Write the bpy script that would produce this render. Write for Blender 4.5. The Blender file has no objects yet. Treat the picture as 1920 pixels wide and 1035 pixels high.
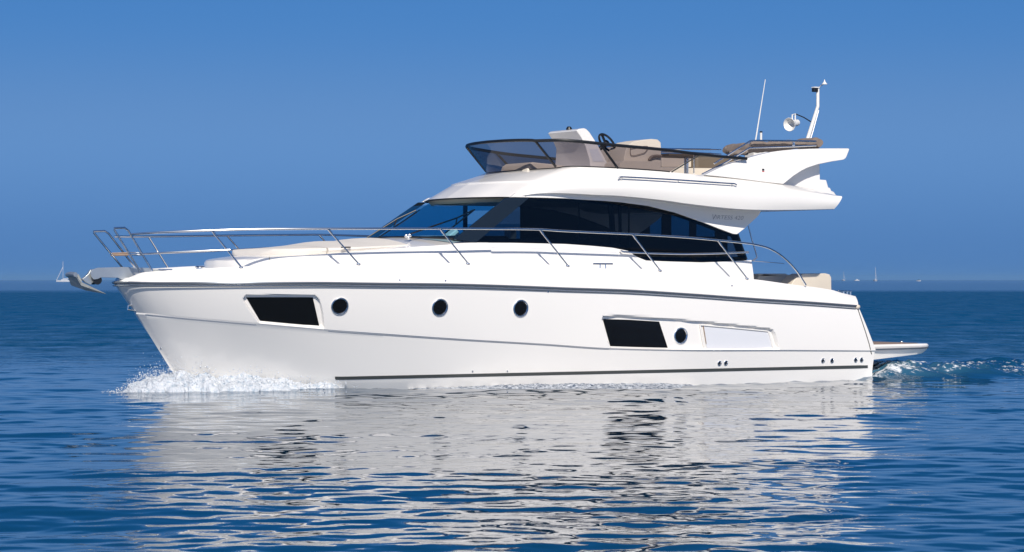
import bpy, bmesh, math, random
import numpy as np
from mathutils import Vector, Matrix
from mathutils.bvhtree import BVHTree
from mathutils.geometry import tessellate_polygon

C = bpy.context.scene
COL = C.collection
R = math.radians

# ---------------------------------------------------------------- camera
# pinhole measured from the photograph (1920 px wide): focal 4508 px, eye 1.71 m above
# the water, horizon on row 524
FPX, CX, HOR, EYE = 4508.0, 960.0, 524.0, 1.71
cam = bpy.data.cameras.new('camera')
cam.sensor_width = 36.0
cam.lens = FPX / 1920.0 * 36.0
cam.shift_y = (HOR - 517.5) / 1920.0
cam.clip_start = 0.1
cam.clip_end = 60000
camo = bpy.data.objects.new('camera', cam)
COL.objects.link(camo)
camo.location = (0, 0, EYE)
camo.rotation_euler = (R(90), 0, 0)
C.camera = camo

# ---------------------------------------------------------------- world, sun, exposure
SUN_EL, SUN_AZ = 37.0, 176.0          # azimuth clockwise from +Y
world = bpy.data.worlds.new('World')
C.world = world
world.use_nodes = True
wn, wl = world.node_tree.nodes, world.node_tree.links
wn.clear()
wo = wn.new('ShaderNodeOutputWorld')
wb = wn.new('ShaderNodeBackground')
sky = wn.new('ShaderNodeTexSky')
sky.sky_type = 'NISHITA'
sky.sun_disc = False
sky.sun_elevation = R(SUN_EL)
sky.sun_rotation = R(SUN_AZ)
sky.altitude = 0
sky.air_density = 1.0
sky.dust_density = 0.0
sky.ozone_density = 2.0
# look up the deep blue part of the sky: a clear dry sky keeps its blue almost down to the horizon
stc = wn.new('ShaderNodeTexCoord')
sma = wn.new('ShaderNodeVectorMath'); sma.operation = 'MULTIPLY_ADD'
sma.inputs[1].default_value = (1, 1, .9); sma.inputs[2].default_value = (0, 0, .38)
snm = wn.new('ShaderNodeVectorMath'); snm.operation = 'NORMALIZE'
wl.new(stc.outputs['Generated'], sma.inputs[0]); wl.new(sma.outputs[0], snm.inputs[0]); wl.new(snm.outputs[0], sky.inputs['Vector'])
grade = wn.new('ShaderNodeHueSaturation')
grade.inputs['Saturation'].default_value = 1.0
grade.inputs['Value'].default_value = 1.3
wsep = wn.new('ShaderNodeSeparateXYZ'); wl.new(stc.outputs['Generated'], wsep.inputs[0])
wrp = wn.new('ShaderNodeValToRGB'); wl.new(wsep.outputs['Z'], wrp.inputs[0])
wrp.color_ramp.interpolation = 'EASE'
els = [(0.0, (.45, .71, .97)), (.062, (.77, 1.05, 1.27)), (.115, (.50, .96, 1.32)), (.16, (.11, .55, .93)), (1.0, (.16, .45, .78))]
while len(wrp.color_ramp.elements) < len(els): wrp.color_ramp.elements.new(.5)
for e_, (p_, c_) in zip(wrp.color_ramp.elements, els):
    e_.position = p_; e_.color = tuple(x / 1.3 for x in c_) + (1,)
wmx = wn.new('ShaderNodeVectorMath'); wmx.operation = 'MULTIPLY'
wl.new(sky.outputs[0], wmx.inputs[0]); wl.new(wrp.outputs[0], wmx.inputs[1])
wl.new(wmx.outputs[0], grade.inputs['Color'])
wl.new(grade.outputs[0], wb.inputs['Color'])
wb.inputs['Strength'].default_value = 0.1
wl.new(wb.outputs[0], wo.inputs['Surface'])

sun = bpy.data.lights.new('sun', 'SUN')
sun.energy = 4.8
sun.angle = R(0.5)
sun.color = (1.0, 0.93, 0.835)
suno = bpy.data.objects.new('sun', sun)
COL.objects.link(suno)
sd = Vector((math.sin(R(SUN_AZ)) * math.cos(R(SUN_EL)), math.cos(R(SUN_AZ)) * math.cos(R(SUN_EL)), math.sin(R(SUN_EL))))
suno.rotation_euler = sd.to_track_quat('Z', 'Y').to_euler()
suno.location = sd * 60

C.view_settings.view_transform = 'Standard'
C.view_settings.look = 'None'
C.view_settings.gamma = 1
C.view_settings.exposure = 0.06
C.cycles.max_bounces = 10
C.cycles.transparent_max_bounces = 16

# ---------------------------------------------------------------- boat frame
# u metres aft of the bow, v metres to port, w metres above the water.
YAW = R(32.0)
CA, SA = math.cos(YAW), math.sin(YAW)
BX, BY = (217 - CX) / FPX * 36.0, 36.0


def l2w(u, v, w):
    return Vector((BX + u * CA + v * SA, BY + u * SA - v * CA, w))


def w2l(p):
    x, y = p[0] - BX, p[1] - BY
    return (x * CA + y * SA, x * SA - y * CA, p[2])


def proj(u, v, w):
    p = l2w(u, v, w)
    return CX + FPX * p.x / p.y, HOR - FPX * (p.z - EYE) / p.y


def ray(px, py, t):
    X, Y = t * (px - CX) / FPX, t
    return w2l((X, Y, EYE + t * (HOR - py) / FPX))


def pchip(tab):
    xs = np.array([a for a, b in tab], float)
    ys = np.array([b for a, b in tab], float)
    h = np.diff(xs); d = np.diff(ys) / h
    m = np.zeros(len(xs))
    if len(xs) > 2:
        for i in range(1, len(xs) - 1):
            if d[i - 1] * d[i] > 0:
                w1, w2 = 2 * h[i] + h[i - 1], h[i] + 2 * h[i - 1]
                m[i] = (w1 + w2) / (w1 / d[i - 1] + w2 / d[i])
    m[0], m[-1] = d[0], d[-1]

    def f(x):
        if x <= xs[0]: return float(ys[0])
        if x >= xs[-1]: return float(ys[-1])
        i = int(np.searchsorted(xs, x) - 1)
        t = (x - xs[i]) / h[i]
        return float((1 + 2 * t) * (1 - t) ** 2 * ys[i] + t * (1 - t) ** 2 * h[i] * m[i] + t * t * (3 - 2 * t) * ys[i + 1] + t * t * (t - 1) * h[i] * m[i + 1])
    return f


def S(px, py, B):
    """the point of the side surface v = B(u, w) seen at a measured place of the photo"""
    t = 28.0
    while t < 60:
        u, v, w = ray(px, py, t)
        if v - B(u, w) <= 0: break
        t += 0.08
    a, b = t - 0.08, t
    for _ in range(24):
        m = (a + b) / 2
        u, v, w = ray(px, py, m)
        if v - B(u, w) <= 0: b = m
        else: a = m
    return ray(px, py, b)


def Pv(px, py, v0):
    return S(px, py, lambda u, w: v0)


def Ps(px, py, v0):      # plane on any side (starboard too)
    a, b = 20.0, 70.0
    for _ in range(40):
        m = (a + b) / 2
        if ray(px, py, m)[1] - v0 <= 0: b = m
        else: a = m
    return ray(px, py, b)


def smooth(pts, n=6):
    P = [Vector(p) for p in pts]
    if len(P) < 3: return P
    out = []
    for i in range(len(P) - 1):
        p0 = P[i - 1] if i > 0 else P[i] * 2 - P[i + 1]
        p1, p2 = P[i], P[i + 1]
        p3 = P[i + 2] if i + 2 < len(P) else P[i + 1] * 2 - P[i]
        for k in range(n):
            t = k / n
            out.append(0.5 * ((2 * p1) + (p2 - p0) * t + (2 * p0 - 5 * p1 + 4 * p2 - p3) * t * t + (3 * p1 - p0 - 3 * p2 + p3) * t ** 3))
    out.append(P[-1])
    return out


def resample(pts, n):
    P = [Vector(p) for p in pts]
    L = [0]
    for a, b in zip(P, P[1:]): L.append(L[-1] + (b - a).length)
    out = []; j = 0
    for i in range(n):
        s = L[-1] * i / (n - 1)
        while j < len(L) - 2 and L[j + 1] < s: j += 1
        d = L[j + 1] - L[j]
        t = 0 if d == 0 else (s - L[j]) / d
        out.append(P[j].lerp(P[j + 1], min(1, t)))
    return out


# ---------------------------------------------------------------- materials
def mat(name, base, rough=0.4, metal=0.0, spec=0.5, coat=0.0, var=0.03, vscale=1.5, bump=0.0, bscale=60.0):
    m = bpy.data.materials.new(name)
    m.use_nodes = True
    nt = m.node_tree; N, K = nt.nodes, nt.links
    b = N['Principled BSDF']
    b.inputs['Roughness'].default_value = rough
    b.inputs['Metallic'].default_value = metal
    b.inputs['Specular IOR Level'].default_value = spec
    b.inputs['Coat Weight'].default_value = coat
    tc = N.new('ShaderNodeTexCoord')
    nz = N.new('ShaderNodeTexNoise'); nz.inputs['Scale'].default_value = vscale; nz.inputs['Detail'].default_value = 5
    K.new(tc.outputs['Object'], nz.inputs['Vector'])
    mx = N.new('ShaderNodeMix'); mx.data_type = 'RGBA'
    mx.inputs['A'].default_value = tuple(c * (1 - var) for c in base) + (1,)
    mx.inputs['B'].default_value = tuple(min(1, c * (1 + var)) for c in base) + (1,)
    K.new(nz.outputs['Fac'], mx.inputs['Factor'])
    K.new(mx.outputs['Result'], b.inputs['Base Color'])
    if bump:
        n2 = N.new('ShaderNodeTexNoise'); n2.inputs['Scale'].default_value = bscale; n2.inputs['Detail'].default_value = 3
        K.new(tc.outputs['Object'], n2.inputs['Vector'])
        bp = N.new('ShaderNodeBump'); bp.inputs['Strength'].default_value = bump; bp.inputs['Distance'].default_value = 0.01
        K.new(n2.outputs['Fac'], bp.inputs['Height']); K.new(bp.outputs[0], b.inputs['Normal'])
    return m


def glass(name, tint, refl_ior=1.5, rough=0.005, body=(0.005, 0.006, 0.008), opaque=0.0):
    """tinted pane: a see-through filter with a mirror coat; 'opaque' is the share of solid body"""
    m = bpy.data.materials.new(name); m.use_nodes = True
    nt = m.node_tree; N, K = nt.nodes, nt.links
    N.clear()
    out = N.new('ShaderNodeOutputMaterial')
    tr = N.new('ShaderNodeBsdfTransparent'); tr.inputs['Color'].default_value = tint + (1,)
    df = N.new('ShaderNodeBsdfDiffuse'); df.inputs['Color'].default_value = body + (1,)
    m1 = N.new('ShaderNodeMixShader'); m1.inputs[0].default_value = opaque
    K.new(tr.outputs[0], m1.inputs[1]); K.new(df.outputs[0], m1.inputs[2])
    gl = N.new('ShaderNodeBsdfGlossy'); gl.inputs['Roughness'].default_value = rough
    # Schlick reflectance, the same from both faces of the pane
    f0 = ((refl_ior - 1) / (refl_ior + 1)) ** 2
    lw = N.new('ShaderNodeLayerWeight'); lw.inputs['Blend'].default_value = .5
    p5 = N.new('ShaderNodeMath'); p5.operation = 'POWER'; p5.inputs[1].default_value = 5
    fr = N.new('ShaderNodeMath'); fr.operation = 'MULTIPLY_ADD'; fr.inputs[1].default_value = 1 - f0; fr.inputs[2].default_value = f0
    K.new(lw.outputs['Facing'], p5.inputs[0]); K.new(p5.outputs[0], fr.inputs[0])
    m2 = N.new('ShaderNodeMixShader')
    K.new(fr.outputs[0], m2.inputs[0]); K.new(m1.outputs[0], m2.inputs[1]); K.new(gl.outputs[0], m2.inputs[2])
    K.new(m2.outputs[0], out.inputs['Surface'])
    return m


M = {}
M['gel'] = mat('white_gelcoat', (0.80, 0.775, 0.735), 0.16, spec=0.5, coat=0.3, var=0.012)
M['deckwhite'] = mat('deck_white', (0.80, 0.79, 0.77), 0.45, var=0.015)
M['steel'] = mat('stainless_steel', (0.80, 0.80, 0.80), 0.26, metal=1.0)
M['galv'] = mat('galvanised_steel', (0.42, 0.44, 0.43), 0.5, metal=0.3, var=0.25, vscale=14, bump=0.3)
M['galv_plate'] = mat('brushed_steel_plate', (0.50, 0.53, 0.54), 0.35, metal=0.7, var=0.1, vscale=9)
M['black'] = mat('black_rubber', (0.012, 0.013, 0.015), 0.35)
M['stripe'] = mat('grey_stripe', (0.055, 0.06, 0.058), 0.35)
M['strake'] = mat('grey_rub_rail', (0.12, 0.14, 0.17), 0.25, metal=0.4)
M['cream'] = mat('cream_upholstery', (0.62, 0.555, 0.46), 0.6, var=0.05, vscale=5, bump=0.15)
M['pad'] = mat('sunpad_fabric', (0.70, 0.655, 0.59), 0.75, var=0.05, vscale=4, bump=0.2)
M['taupe'] = mat('taupe_canvas', (0.20, 0.16, 0.135), 0.85, var=0.25, vscale=9, bump=0.5, bscale=25)
M['teak'] = mat('teak', (0.30, 0.21, 0.15), 0.6, var=0.25, vscale=18)
M['brown'] = mat('brown_leather', (0.13, 0.10, 0.07), 0.6)
M['inner'] = mat('dark_interior', (0.02, 0.02, 0.022), 0.6)
M['liner'] = mat('beige_headliner', (0.42, 0.36, 0.28), 0.7)
M['plastic'] = mat('white_plastic', (0.74, 0.73, 0.69), 0.3)
M['panel'] = mat('pale_grey_panel', (0.66, 0.67, 0.70), 0.3)
M['blackglass'] = mat('black_glass', (0.006, 0.006, 0.006), 0.03, spec=0.3)
M['pillar'] = mat('pillar_glass', (0.012, 0.018, 0.026), 0.06, spec=0.6)
M['sideglass'] = glass('dark_tinted_glass', (0.16, 0.20, 0.24), 1.5, opaque=0.25)
M['screen'] = glass('clear_windscreen_glass', (0.50, 0.74, 0.84), 1.4)
M['farglass'] = glass('blue_tinted_glass', (0.10, 0.45, 0.62), 1.4)
M['doorglass'] = glass('light_glass', (0.85, 0.9, 0.92), 1.3)
M['smoke'] = glass('smoked_acrylic', (0.42, 0.39, 0.42), 1.45)
M['red'] = mat('red_paint', (0.45, 0.04, 0.04), 0.4)
M['shade_line'] = mat('grey_shade_paint', (0.30, 0.31, 0.34), 0.5)
M['farwhite'] = mat('haze_greyed_white', (0.52, 0.53, 0.55), 0.5)  # white of the far boats, greyed in its colour to imitate haze fade
M['letter'] = mat('grey_lettering', (0.20, 0.20, 0.21), 0.4)


# ---------------------------------------------------------------- mesh helpers
def tag(o, label=None, cat=None, group=None, kind=None):
    if label: o['label'] = label
    if cat: o['category'] = cat
    if group: o['group'] = group
    if kind: o['kind'] = kind
    return o


def mk(name, verts, faces, material, parent=None, local=True, sharp=35, flat=False):
    """verts are (u, v, w) when local"""
    me = bpy.data.meshes.new(name)
    vs = [(p[0], -p[1], p[2]) for p in verts] if local else [tuple(p) for p in verts]
    me.from_pydata(vs, [], faces)
    bm = bmesh.new(); bm.from_mesh(me)
    bmesh.ops.remove_doubles(bm, verts=bm.verts, dist=1e-5)
    bmesh.ops.recalc_face_normals(bm, faces=bm.faces)
    bm.to_mesh(me); bm.free()
    if not flat:
        me.polygons.foreach_set('use_smooth', [True] * len(me.polygons))
        me.set_sharp_from_angle(angle=R(sharp))
    me.materials.append(material)
    o = bpy.data.objects.new(name, me)
    COL.objects.link(o)
    if parent: o.parent = parent
    return o


def empty(name, loc=(0, 0, 0), rz=0, parent=None):
    o = bpy.data.objects.new(name, None)
    o.empty_display_size = 0.3
    COL.objects.link(o)
    o.location = loc
    o.rotation_euler = (0, 0, rz)
    if parent: o.parent = parent
    return o


class MB:
    def __init__(s): s.v, s.f = [], []

    def add(s, v, f):
        n = len(s.v)
        s.v += [tuple(p) for p in v]; s.f += [tuple(i + n for i in q) for q in f]
        return s

    def tube(s, pts, r, n=8, cap=True):
        P = [Vector(p) for p in pts]
        P = [p for i, p in enumerate(P) if i == 0 or (p - P[i - 1]).length > 1e-4]
        rr = r if isinstance(r, (list, tuple)) else [r] * len(P)
        T = []
        for i in range(len(P)):
            a = P[max(0, i - 1)]; b = P[min(len(P) - 1, i + 1)]
            T.append((b - a).normalized())
        up = Vector((0, 0, 1)) if abs(T[0].z) < 0.9 else Vector((1, 0, 0))
        X = T[0].cross(up).normalized()
        v, f = [], []
        for i, p in enumerate(P):
            X = (X - T[i] * X.dot(T[i])).normalized()
            Y = T[i].cross(X)
            for k in range(n):
                a = 2 * math.pi * k / n
                v.append(p + (X * math.cos(a) + Y * math.sin(a)) * rr[min(i, len(rr) - 1)])
        for i in range(len(P) - 1):
            for k in range(n):
                k2 = (k + 1) % n
                f.append((i * n + k, i * n + k2, i * n + n + k2, i * n + n + k))
        if cap:
            f.append(tuple(range(n))); f.append(tuple(range(len(P) * n - n, len(P) * n)))
        return s.add(v, f)

    def box(s, c, d, rot=None):
        v = []
        for x in (-1, 1):
            for y in (-1, 1):
                for z in (-1, 1):
                    q = Vector((x * d[0] / 2, y * d[1] / 2, z * d[2] / 2))
                    if rot: q = rot @ q
                    v.append(Vector(c) + q)
        return s.add(v, [(0, 1, 3, 2), (4, 6, 7, 5), (0, 4, 5, 1), (2, 3, 7, 6), (0, 2, 6, 4), (1, 5, 7, 3)])

    def lathe(s, o, axis, prof, n=24):
        """prof = [(along, radius)]"""
        A = Vector(axis).normalized()
        X = A.orthogonal().normalized(); Y = A.cross(X)
        v, f = [], []
        for a, r in prof:
            for k in range(n):
                t = 2 * math.pi * k / n
                v.append(Vector(o) + A * a + (X * math.cos(t) + Y * math.sin(t)) * r)
        for i in range(len(prof) - 1):
            for k in range(n):
                k2 = (k + 1) % n
                f.append((i * n + k, i * n + k2, i * n + n + k2, i * n + n + k))
        return s.add(v, f)

    def grid(s, rows, closed=False):
        n = len(rows[0]); v = [p for r in rows for p in r]; f = []
        for i in range(len(rows) - 1):
            for k in range(n - 1):
                f.append((i * n + k, i * n + k + 1, i * n + n + k + 1, i * n + n + k))
            if closed: f.append((i * n + n - 1, i * n, i * n + n, i * n + 2 * n - 1))
        return s.add(v, f)

    def sphere(s, c, r, n=10):
        rr = r if isinstance(r, (tuple, list)) else (r, r, r)
        rows = []
        for i in range(n + 1):
            t = math.pi * i / n
            rows.append([(c[0] + rr[0] * math.sin(t) * math.cos(2 * math.pi * k / (2 * n)), c[1] + rr[1] * math.sin(t) * math.sin(2 * math.pi * k / (2 * n)), c[2] + rr[2] * math.cos(t)) for k in range(2 * n)])
        return s.grid(rows, True)

    def build(s, name, m, parent=None, local=True, sharp=35, bevel=0, flat=False, seg=2):
        o = mk(name, s.v, s.f, m, parent, local, sharp, flat)
        if bevel:
            b = o.modifiers.new('bevel', 'BEVEL'); b.width = bevel; b.segments = seg; b.limit_method = 'ANGLE'; b.angle_limit = R(40)
            b.harden_normals = True
        return o


def mir(p): return (p[0], -p[1], p[2])


def mirror_rows(rows): return [[mir(p) for p in r] for r in rows]


def plate(outline, th, inward=(0, -1, 0)):
    """closed outline (u,v,w), extruded by th along inward"""
    n = len(outline)
    d = Vector(inward) * th
    out = [Vector(p) for p in outline]; inn = [p + d for p in out]
    tri = tessellate_polygon([[Vector((p.x, p.z, 0)) for p in out]])
    b = MB()
    f = [tuple(t) for t in tri] + [tuple(i + n for i in reversed(t)) for t in tri]
    f += [(i, (i + 1) % n, (i + 1) % n + n, i + n) for i in range(n)]
    b.add(out + inn, f)
    return b


# ================================================================ the yacht
yacht = empty('motor_yacht', (BX, BY, 0), YAW)
tag(yacht, 'large white flybridge motor yacht cruising with stainless bow rails and dark tinted windows', 'motor yacht')

# ---- hull
Bs = pchip([(0, 0), (.06, .24), (.3, .62), (.9, 1.16), (1.7, 1.56), (2.6, 1.83), (4.5, 2.1), (6.5, 2.15), (9, 2.14), (12.7, 2.04)])
Bk = pchip([(.33, 0), (.39, .20), (.6, .52), (1, .88), (2, 1.38), (2.9, 1.63), (4.6, 1.91), (6, 2.0), (9, 2.08), (12.7, 2.02)])
Bb = pchip([(1.02, 0), (1.2, .24), (2, .74), (3, 1.24), (4, 1.54), (5, 1.74), (6.5, 1.9), (9, 2.0), (12.7, 1.99)])
Bw = pchip([(1.55, 0), (2.5, .62), (3.5, 1.12), (4.5, 1.42), (6, 1.72), (9, 1.90), (12.8, 1.95)])


def trace(pts, B):
    return [S(x, y, lambda u, w: B(u)) for x, y in pts]


def wfun(pts3): return pchip(sorted({round(p[0], 4): p[2] for p in pts3}.items()))


w_s = wfun([(0, 0, EYE - 0.045)] + trace([(300, 531.3), (400, 531), (580, 530.7), (731, 532.5), (831, 533.5), (957, 537), (1060, 541), (1166, 544.5), (1291, 552), (1417, 561), (1520, 567.5), (1607, 574)], Bs))
w_k = wfun([(.33, 0, Ps(256, 586, 0)[2])] + trace([(320, 592), (480, 606), (609, 617.5), (698, 624), (860, 635), (1020, 644.5), (1140, 652.5), (1300, 656), (1460, 656), (1640, 657)], Bk))
u_end_s = S(1609, 574, lambda u, w: Bs(u))[0]
u_end_k = S(1640, 660, lambda u, w: Bk(u))[0]
NU = 820


def hrow(B, w, u0, u1, dv=0.0):
    out = []
    for i in range(NU):
        s = i / (NU - 1)
        u = u0 + (u1 - u0) * (0.35 * s * s + 0.65 * s if s < 1 else 1)
        b = max(0.0, B(u) + dv * min(1, s / .04))
        out.append((u, b if i else 0.0, w(u) if callable(w) else w))
    return out


stem_b = Ps(331, 688, 0)
keel = []
for i in range(NU):
    s = i / (NU - 1); q = (0.35 * s * s + 0.65 * s)
    u = 2.3 + (12.45 - 2.3) * q
    keel.append((u, 0, -0.55 if s > .2 else -0.3 - .25 * (s / .2)))
r_w = hrow(Bw, -0.12, 1.55, S(1633, 712, lambda u, w: Bw(u))[0])
r_b = hrow(Bb, lambda u: 0.2, stem_b[0], S(1636, 690, lambda u, w: Bb(u))[0])
r_k0 = hrow(Bk, lambda u: w_k(u) - 0.022, .33, u_end_k, 0.0)
r_k1 = hrow(Bk, w_k, .33, u_end_k, 0.03)
r_s = hrow(Bs, w_s, 0.0, u_end_s)
gun = [(237, 516), (268, 511), (330, 506.5), (452, 500), (560, 496), (672, 494), (877, 493), (1064, 497), (1237, 506.5), (1330, 515), (1413, 523.5), (1482, 533), (1559, 543.5), (1578, 549), (1604, 555.5)]
Bg = lambda u: max(0.0, Bs(u) - 0.16)
g3 = trace(gun, Bg)
w_g = wfun([(.12, 0, Ps(226, 521, 0)[2])] + [p for p in g3 if p[0] > .2])
u_end_g = g3[-1][0]
r_g = hrow(Bg, w_g, .12, u_end_g)


def between(a, b, n, bulge=0.0):
    out = []
    for k in range(1, n):
        t = k / n
        out.append([tuple(p + (q - p) * t + (bulge * 4 * t * (1 - t) if j == 1 and i > 0 else 0) for j, (p, q) in enumerate(zip(A, B))) for i, (A, B) in enumerate(zip(a, b))])
    return out


rows = [keel] + between(keel, r_w, 4) + [r_w] + between(r_w, r_b, 4) + [r_b] + between(r_b, r_k0, 14, 0.0) + [r_k0]
i_k1 = len(rows)
rows += [r_k1] + between(r_k1, r_s, 36, 0.012) + [r_s]
i_s = len(rows) - 1
rows += between(r_s, r_g, 6, 0.022) + [r_g]
tmp = MB().grid(rows)
HULL = BVHTree.FromPolygons([Vector(p) for p in tmp.v], tmp.f)


def hit(px, py, tree=None):
    a = Vector(ray(px, py, 20.0)); b = Vector(ray(px, py, 60.0))
    loc, nrm, idx, dist = (tree or HULL).ray_cast(a, (b - a).normalized())
    if loc is None: return None
    if nrm.dot(b - a) > 0: nrm = -nrm
    return loc, nrm


def densify(poly, n=6, closed=True):
    out = []
    m = len(poly)
    for i in range(m if closed else m - 1):
        a, b = poly[i], poly[(i + 1) % m]
        for k in range(n): out.append((a[0] + (b[0] - a[0]) * k / n, a[1] + (b[1] - a[1]) * k / n))
    if not closed: out.append(poly[-1])
    return out


def sdist(poly, x, y):
    best, bp, ins = 1e9, None, False
    m = len(poly); j = m - 1
    for i in range(m):
        (x1, y1), (x2, y2) = poly[j], poly[i]
        if (y1 > y) != (y2 > y) and x < (x2 - x1) * (y - y1) / (y2 - y1) + x1: ins = not ins
        dx, dy = x2 - x1, y2 - y1
        t = max(0, min(1, ((x - x1) * dx + (y - y1) * dy) / (dx * dx + dy * dy + 1e-9)))
        cx, cy = x1 + t * dx, y1 + t * dy
        d = math.hypot(x - cx, y - cy)
        if d < best: best, bp = d, (cx, cy)
        j = i
    return (best if ins else -best), bp


rec_f = [(457, 566), (456, 560), (461, 553.5), (470, 552.5), (583, 552.5), (591, 554), (597, 559), (602, 569), (606, 588), (608.5, 616.5), (540, 611), (486, 606.5), (476, 594), (466, 580)]
rec_a = [(1129, 599), (1130.5, 594), (1135, 592), (1160, 591.8), (1217, 594.5), (1312, 602), (1380, 608.8), (1443, 615.5), (1450, 619), (1454, 626), (1458, 640), (1462, 654.6), (1400, 655), (1300, 655.3), (1144.5, 652.5), (1136, 628)]
DEP = 0.06
port_rows = [[list(p) for p in r] for r in rows]
for i in range(i_k1, i_s):
    for j in range(NU):
        p = port_rows[i][j]
        x, y = proj(*p)
        for poly in (rec_f, rec_a):
            if not (min(a for a, b in poly) - 5 < x < max(a for a, b in poly) + 5 and min(b for a, b in poly) - 5 < y < max(b for a, b in poly) + 5): continue
            d, bp = sdist(poly, x, y)
            if d > 0:
                k = min(1, d / 1.9); k = k * k * (3 - 2 * k)
                h = hit(x, y)
                if h: port_rows[i][j] = list(h[0] - h[1] * DEP * k)
hb = MB().grid(port_rows)
hb.grid(mirror_rows(rows))
# transom
for i in range(len(rows) - 1):
    a, b = rows[i][-1], rows[i + 1][-1]
    hb.add([a, b, mir(b), mir(a)], [(0, 1, 2, 3)])
hull = hb.build('hull', M['gel'], yacht, sharp=28)

# grey tube painting in the shadow line under the knuckle, interrupted by the two window recesses
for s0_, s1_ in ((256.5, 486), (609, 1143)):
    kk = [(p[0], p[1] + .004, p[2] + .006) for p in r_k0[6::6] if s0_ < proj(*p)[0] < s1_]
    MB().tube(kk, .0085, 6).build('knuckle_shade_line', M['shade_line'], yacht)
# waterline stripe, rub rail, knuckle shadow comes from the ledge plus the grey tube
bs = []
for dz in (0.0, 0.052):
    row = []
    for i in range(140):
        px = 628 + (1627 - 628) * i / 139
        py = 707.5 + (688 - 709.5) * max(0, (px - 640)) / (1627 - 640) + (1.5 if px > 640 else 1.5 * (px - 560) / 80)
        h = hit(px, py + (3.0 if dz == 0 else -3.0) * (1.0 if px < 1615 else 0.9))
        row.append(h[0] + h[1] * 0.004)
    bs.append(row)
MB().grid(bs).build('waterline_stripe', M['stripe'], yacht)
for sgn in (1, -1):
    rr = [(p[0], sgn * (p[1] + (0.012 if i else 0)), p[2]) for i, p in enumerate(r_s)][::3]
    rr = [(-0.015, 0, rr[0][2])] + rr[1:]
    MB().tube(rr, 0.020, 8).build('rub_rail', M['strake'], yacht)
    MB().tube([(p[0], p[1], p[2] - 0.046) for p in rr[:-1]], 0.009, 6).build('rub_rail_trim', M['strake'], yacht)
    e = rr[-1]
    MB().sphere((e[0] - .02, e[1], e[2] - .012), (.05, .035, .04), 8).build('rub_rail_end_cap', M['cream'], yacht)

# deck cap
dk = []
g2 = [(p[0], max(0, p[1] - .05), p[2] - .004) for p in r_g]
g4 = [(p[0], max(0, p[1] - .08), p[2] - .09) for p in r_g]
g5 = [(p[0], 0, p[2] - .06) for p in r_g]
dkb = MB().grid([r_g, g2, g4, g5]); dkb.grid(mirror_rows([r_g, g2, g4, g5]))
DECK = dkb.build('deck', M['deckwhite'], yacht, sharp=30)
w_deck = lambda u: w_g(u) - .09


# patches on the hull between a top and a bottom line
def patch(top, bot, n, m, off, tree=None):
    T = resample([(x, y, 0) for x, y in top], n); Bo = resample([(x, y, 0) for x, y in bot], n)
    out = []
    for j in range(m):
        r_ = []
        for a, b in zip(T, Bo):
            q = a.lerp(b, j / (m - 1))
            h = hit(q.x, q.y, tree)
            # stay on the ray while going inwards
            d = (Vector(ray(q.x, q.y, 60)) - Vector(ray(q.x, q.y, 20))).normalized()
            k = off / d.dot(h[1])
            r_.append(h[0] + d * k)
        out.append(r_)
    return out


def framed_patch(name, top, bot, off, material, parent, n=24, m=8, sharp=35):
    return MB().grid(patch(top, bot, n, m, off)).build(name, material, parent, sharp=sharp)


framed_patch('bow_window', [(461.5, 557.5), (520, 557.3), (586.5, 557.5)], [(489.5, 605), (545, 609.5), (599.5, 614.3)], -DEP + .006, M['blackglass'], yacht)
framed_patch('stern_window', [(1130, 598), (1180, 599.5), (1236, 603)], [(1145, 652), (1200, 653.5), (1253, 654.7)], -DEP + .006, M['blackglass'], yacht)
# pale panel with its own moulded frame
framed_patch('vent_panel', [(1319, 611.8), (1380, 617.5), (1441, 623.5)], [(1325, 652.5), (1390, 652.5), (1448, 651.8)], -DEP - .02 + .03, M['panel'], yacht)
fr = []
for x, y in densify([(1315.5, 609.5), (1380, 615.2), (1443, 621.3), (1447, 632), (1452, 654), (1388, 654.6), (1323.5, 654.6), (1319, 632)], 5):
    h = hit(x, y); fr.append(h[0] - h[1] * (DEP - .018))
MB().tube(fr + [fr[0]], 0.012, 6, cap=False).build('vent_frame', M['gel'], yacht)
# vertical dark slot at the panel's front edge
framed_patch('vent_slot', [(1318, 611), (1319.8, 611)], [(1323.8, 645), (1325, 645)], -DEP + .016, M['teak'], yacht, n=3, m=8)


def ring_on(px, py, rad, off=0.0, tree=None):
    h = hit(px, py, tree)
    return h[0] + h[1] * off, h[1]


for k, (px, py) in enumerate([(637, 574), (824.6, 576.3), (976, 578), (1280, 630)]):
    off = -DEP if px > 1200 else 0
    c, nrm = ring_on(px, py, 0, off)
    ph = MB().lathe(c, nrm, [(-.01, .139), (.012, .137), (.02, .130), (.02, .118), (.004, .106), (-.01, .104)], 36).build('porthole', M['steel'], yacht)
    MB().lathe(c, nrm, [(.006, .108), (.009, .06), (.010, .0005)], 36).build('pane', M['blackglass'], ph)
for px, py in [(1348.6, 681), (1360.6, 680.4), (1542.6, 676), (1559.6, 676), (1604, 674.7), (1615, 674.7)]:
    c, nrm = ring_on(px, py, 0)
    t = MB().lathe(c, nrm, [(0, .044), (.012, .042), (.016, .034), (-.0, .026)], 16).build('through_hull_outlet', M['steel'], yacht)
    MB().lathe(c, nrm, [(.004, .027), (.003, .0005)], 16).build('outlet_hole', M['black'], t)
for px, py in [(886, 696), (951, 695.5), (749, 525.5), (835, 526.5), (1027, 547), (1372, 536), (302, 652)]:
    c, nrm = ring_on(px, py, 0)
    MB().lathe(c, nrm, [(0, .016), (.01, .013), (.012, .0005)], 10).build('hull_fitting', M['steel'], yacht)
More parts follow.
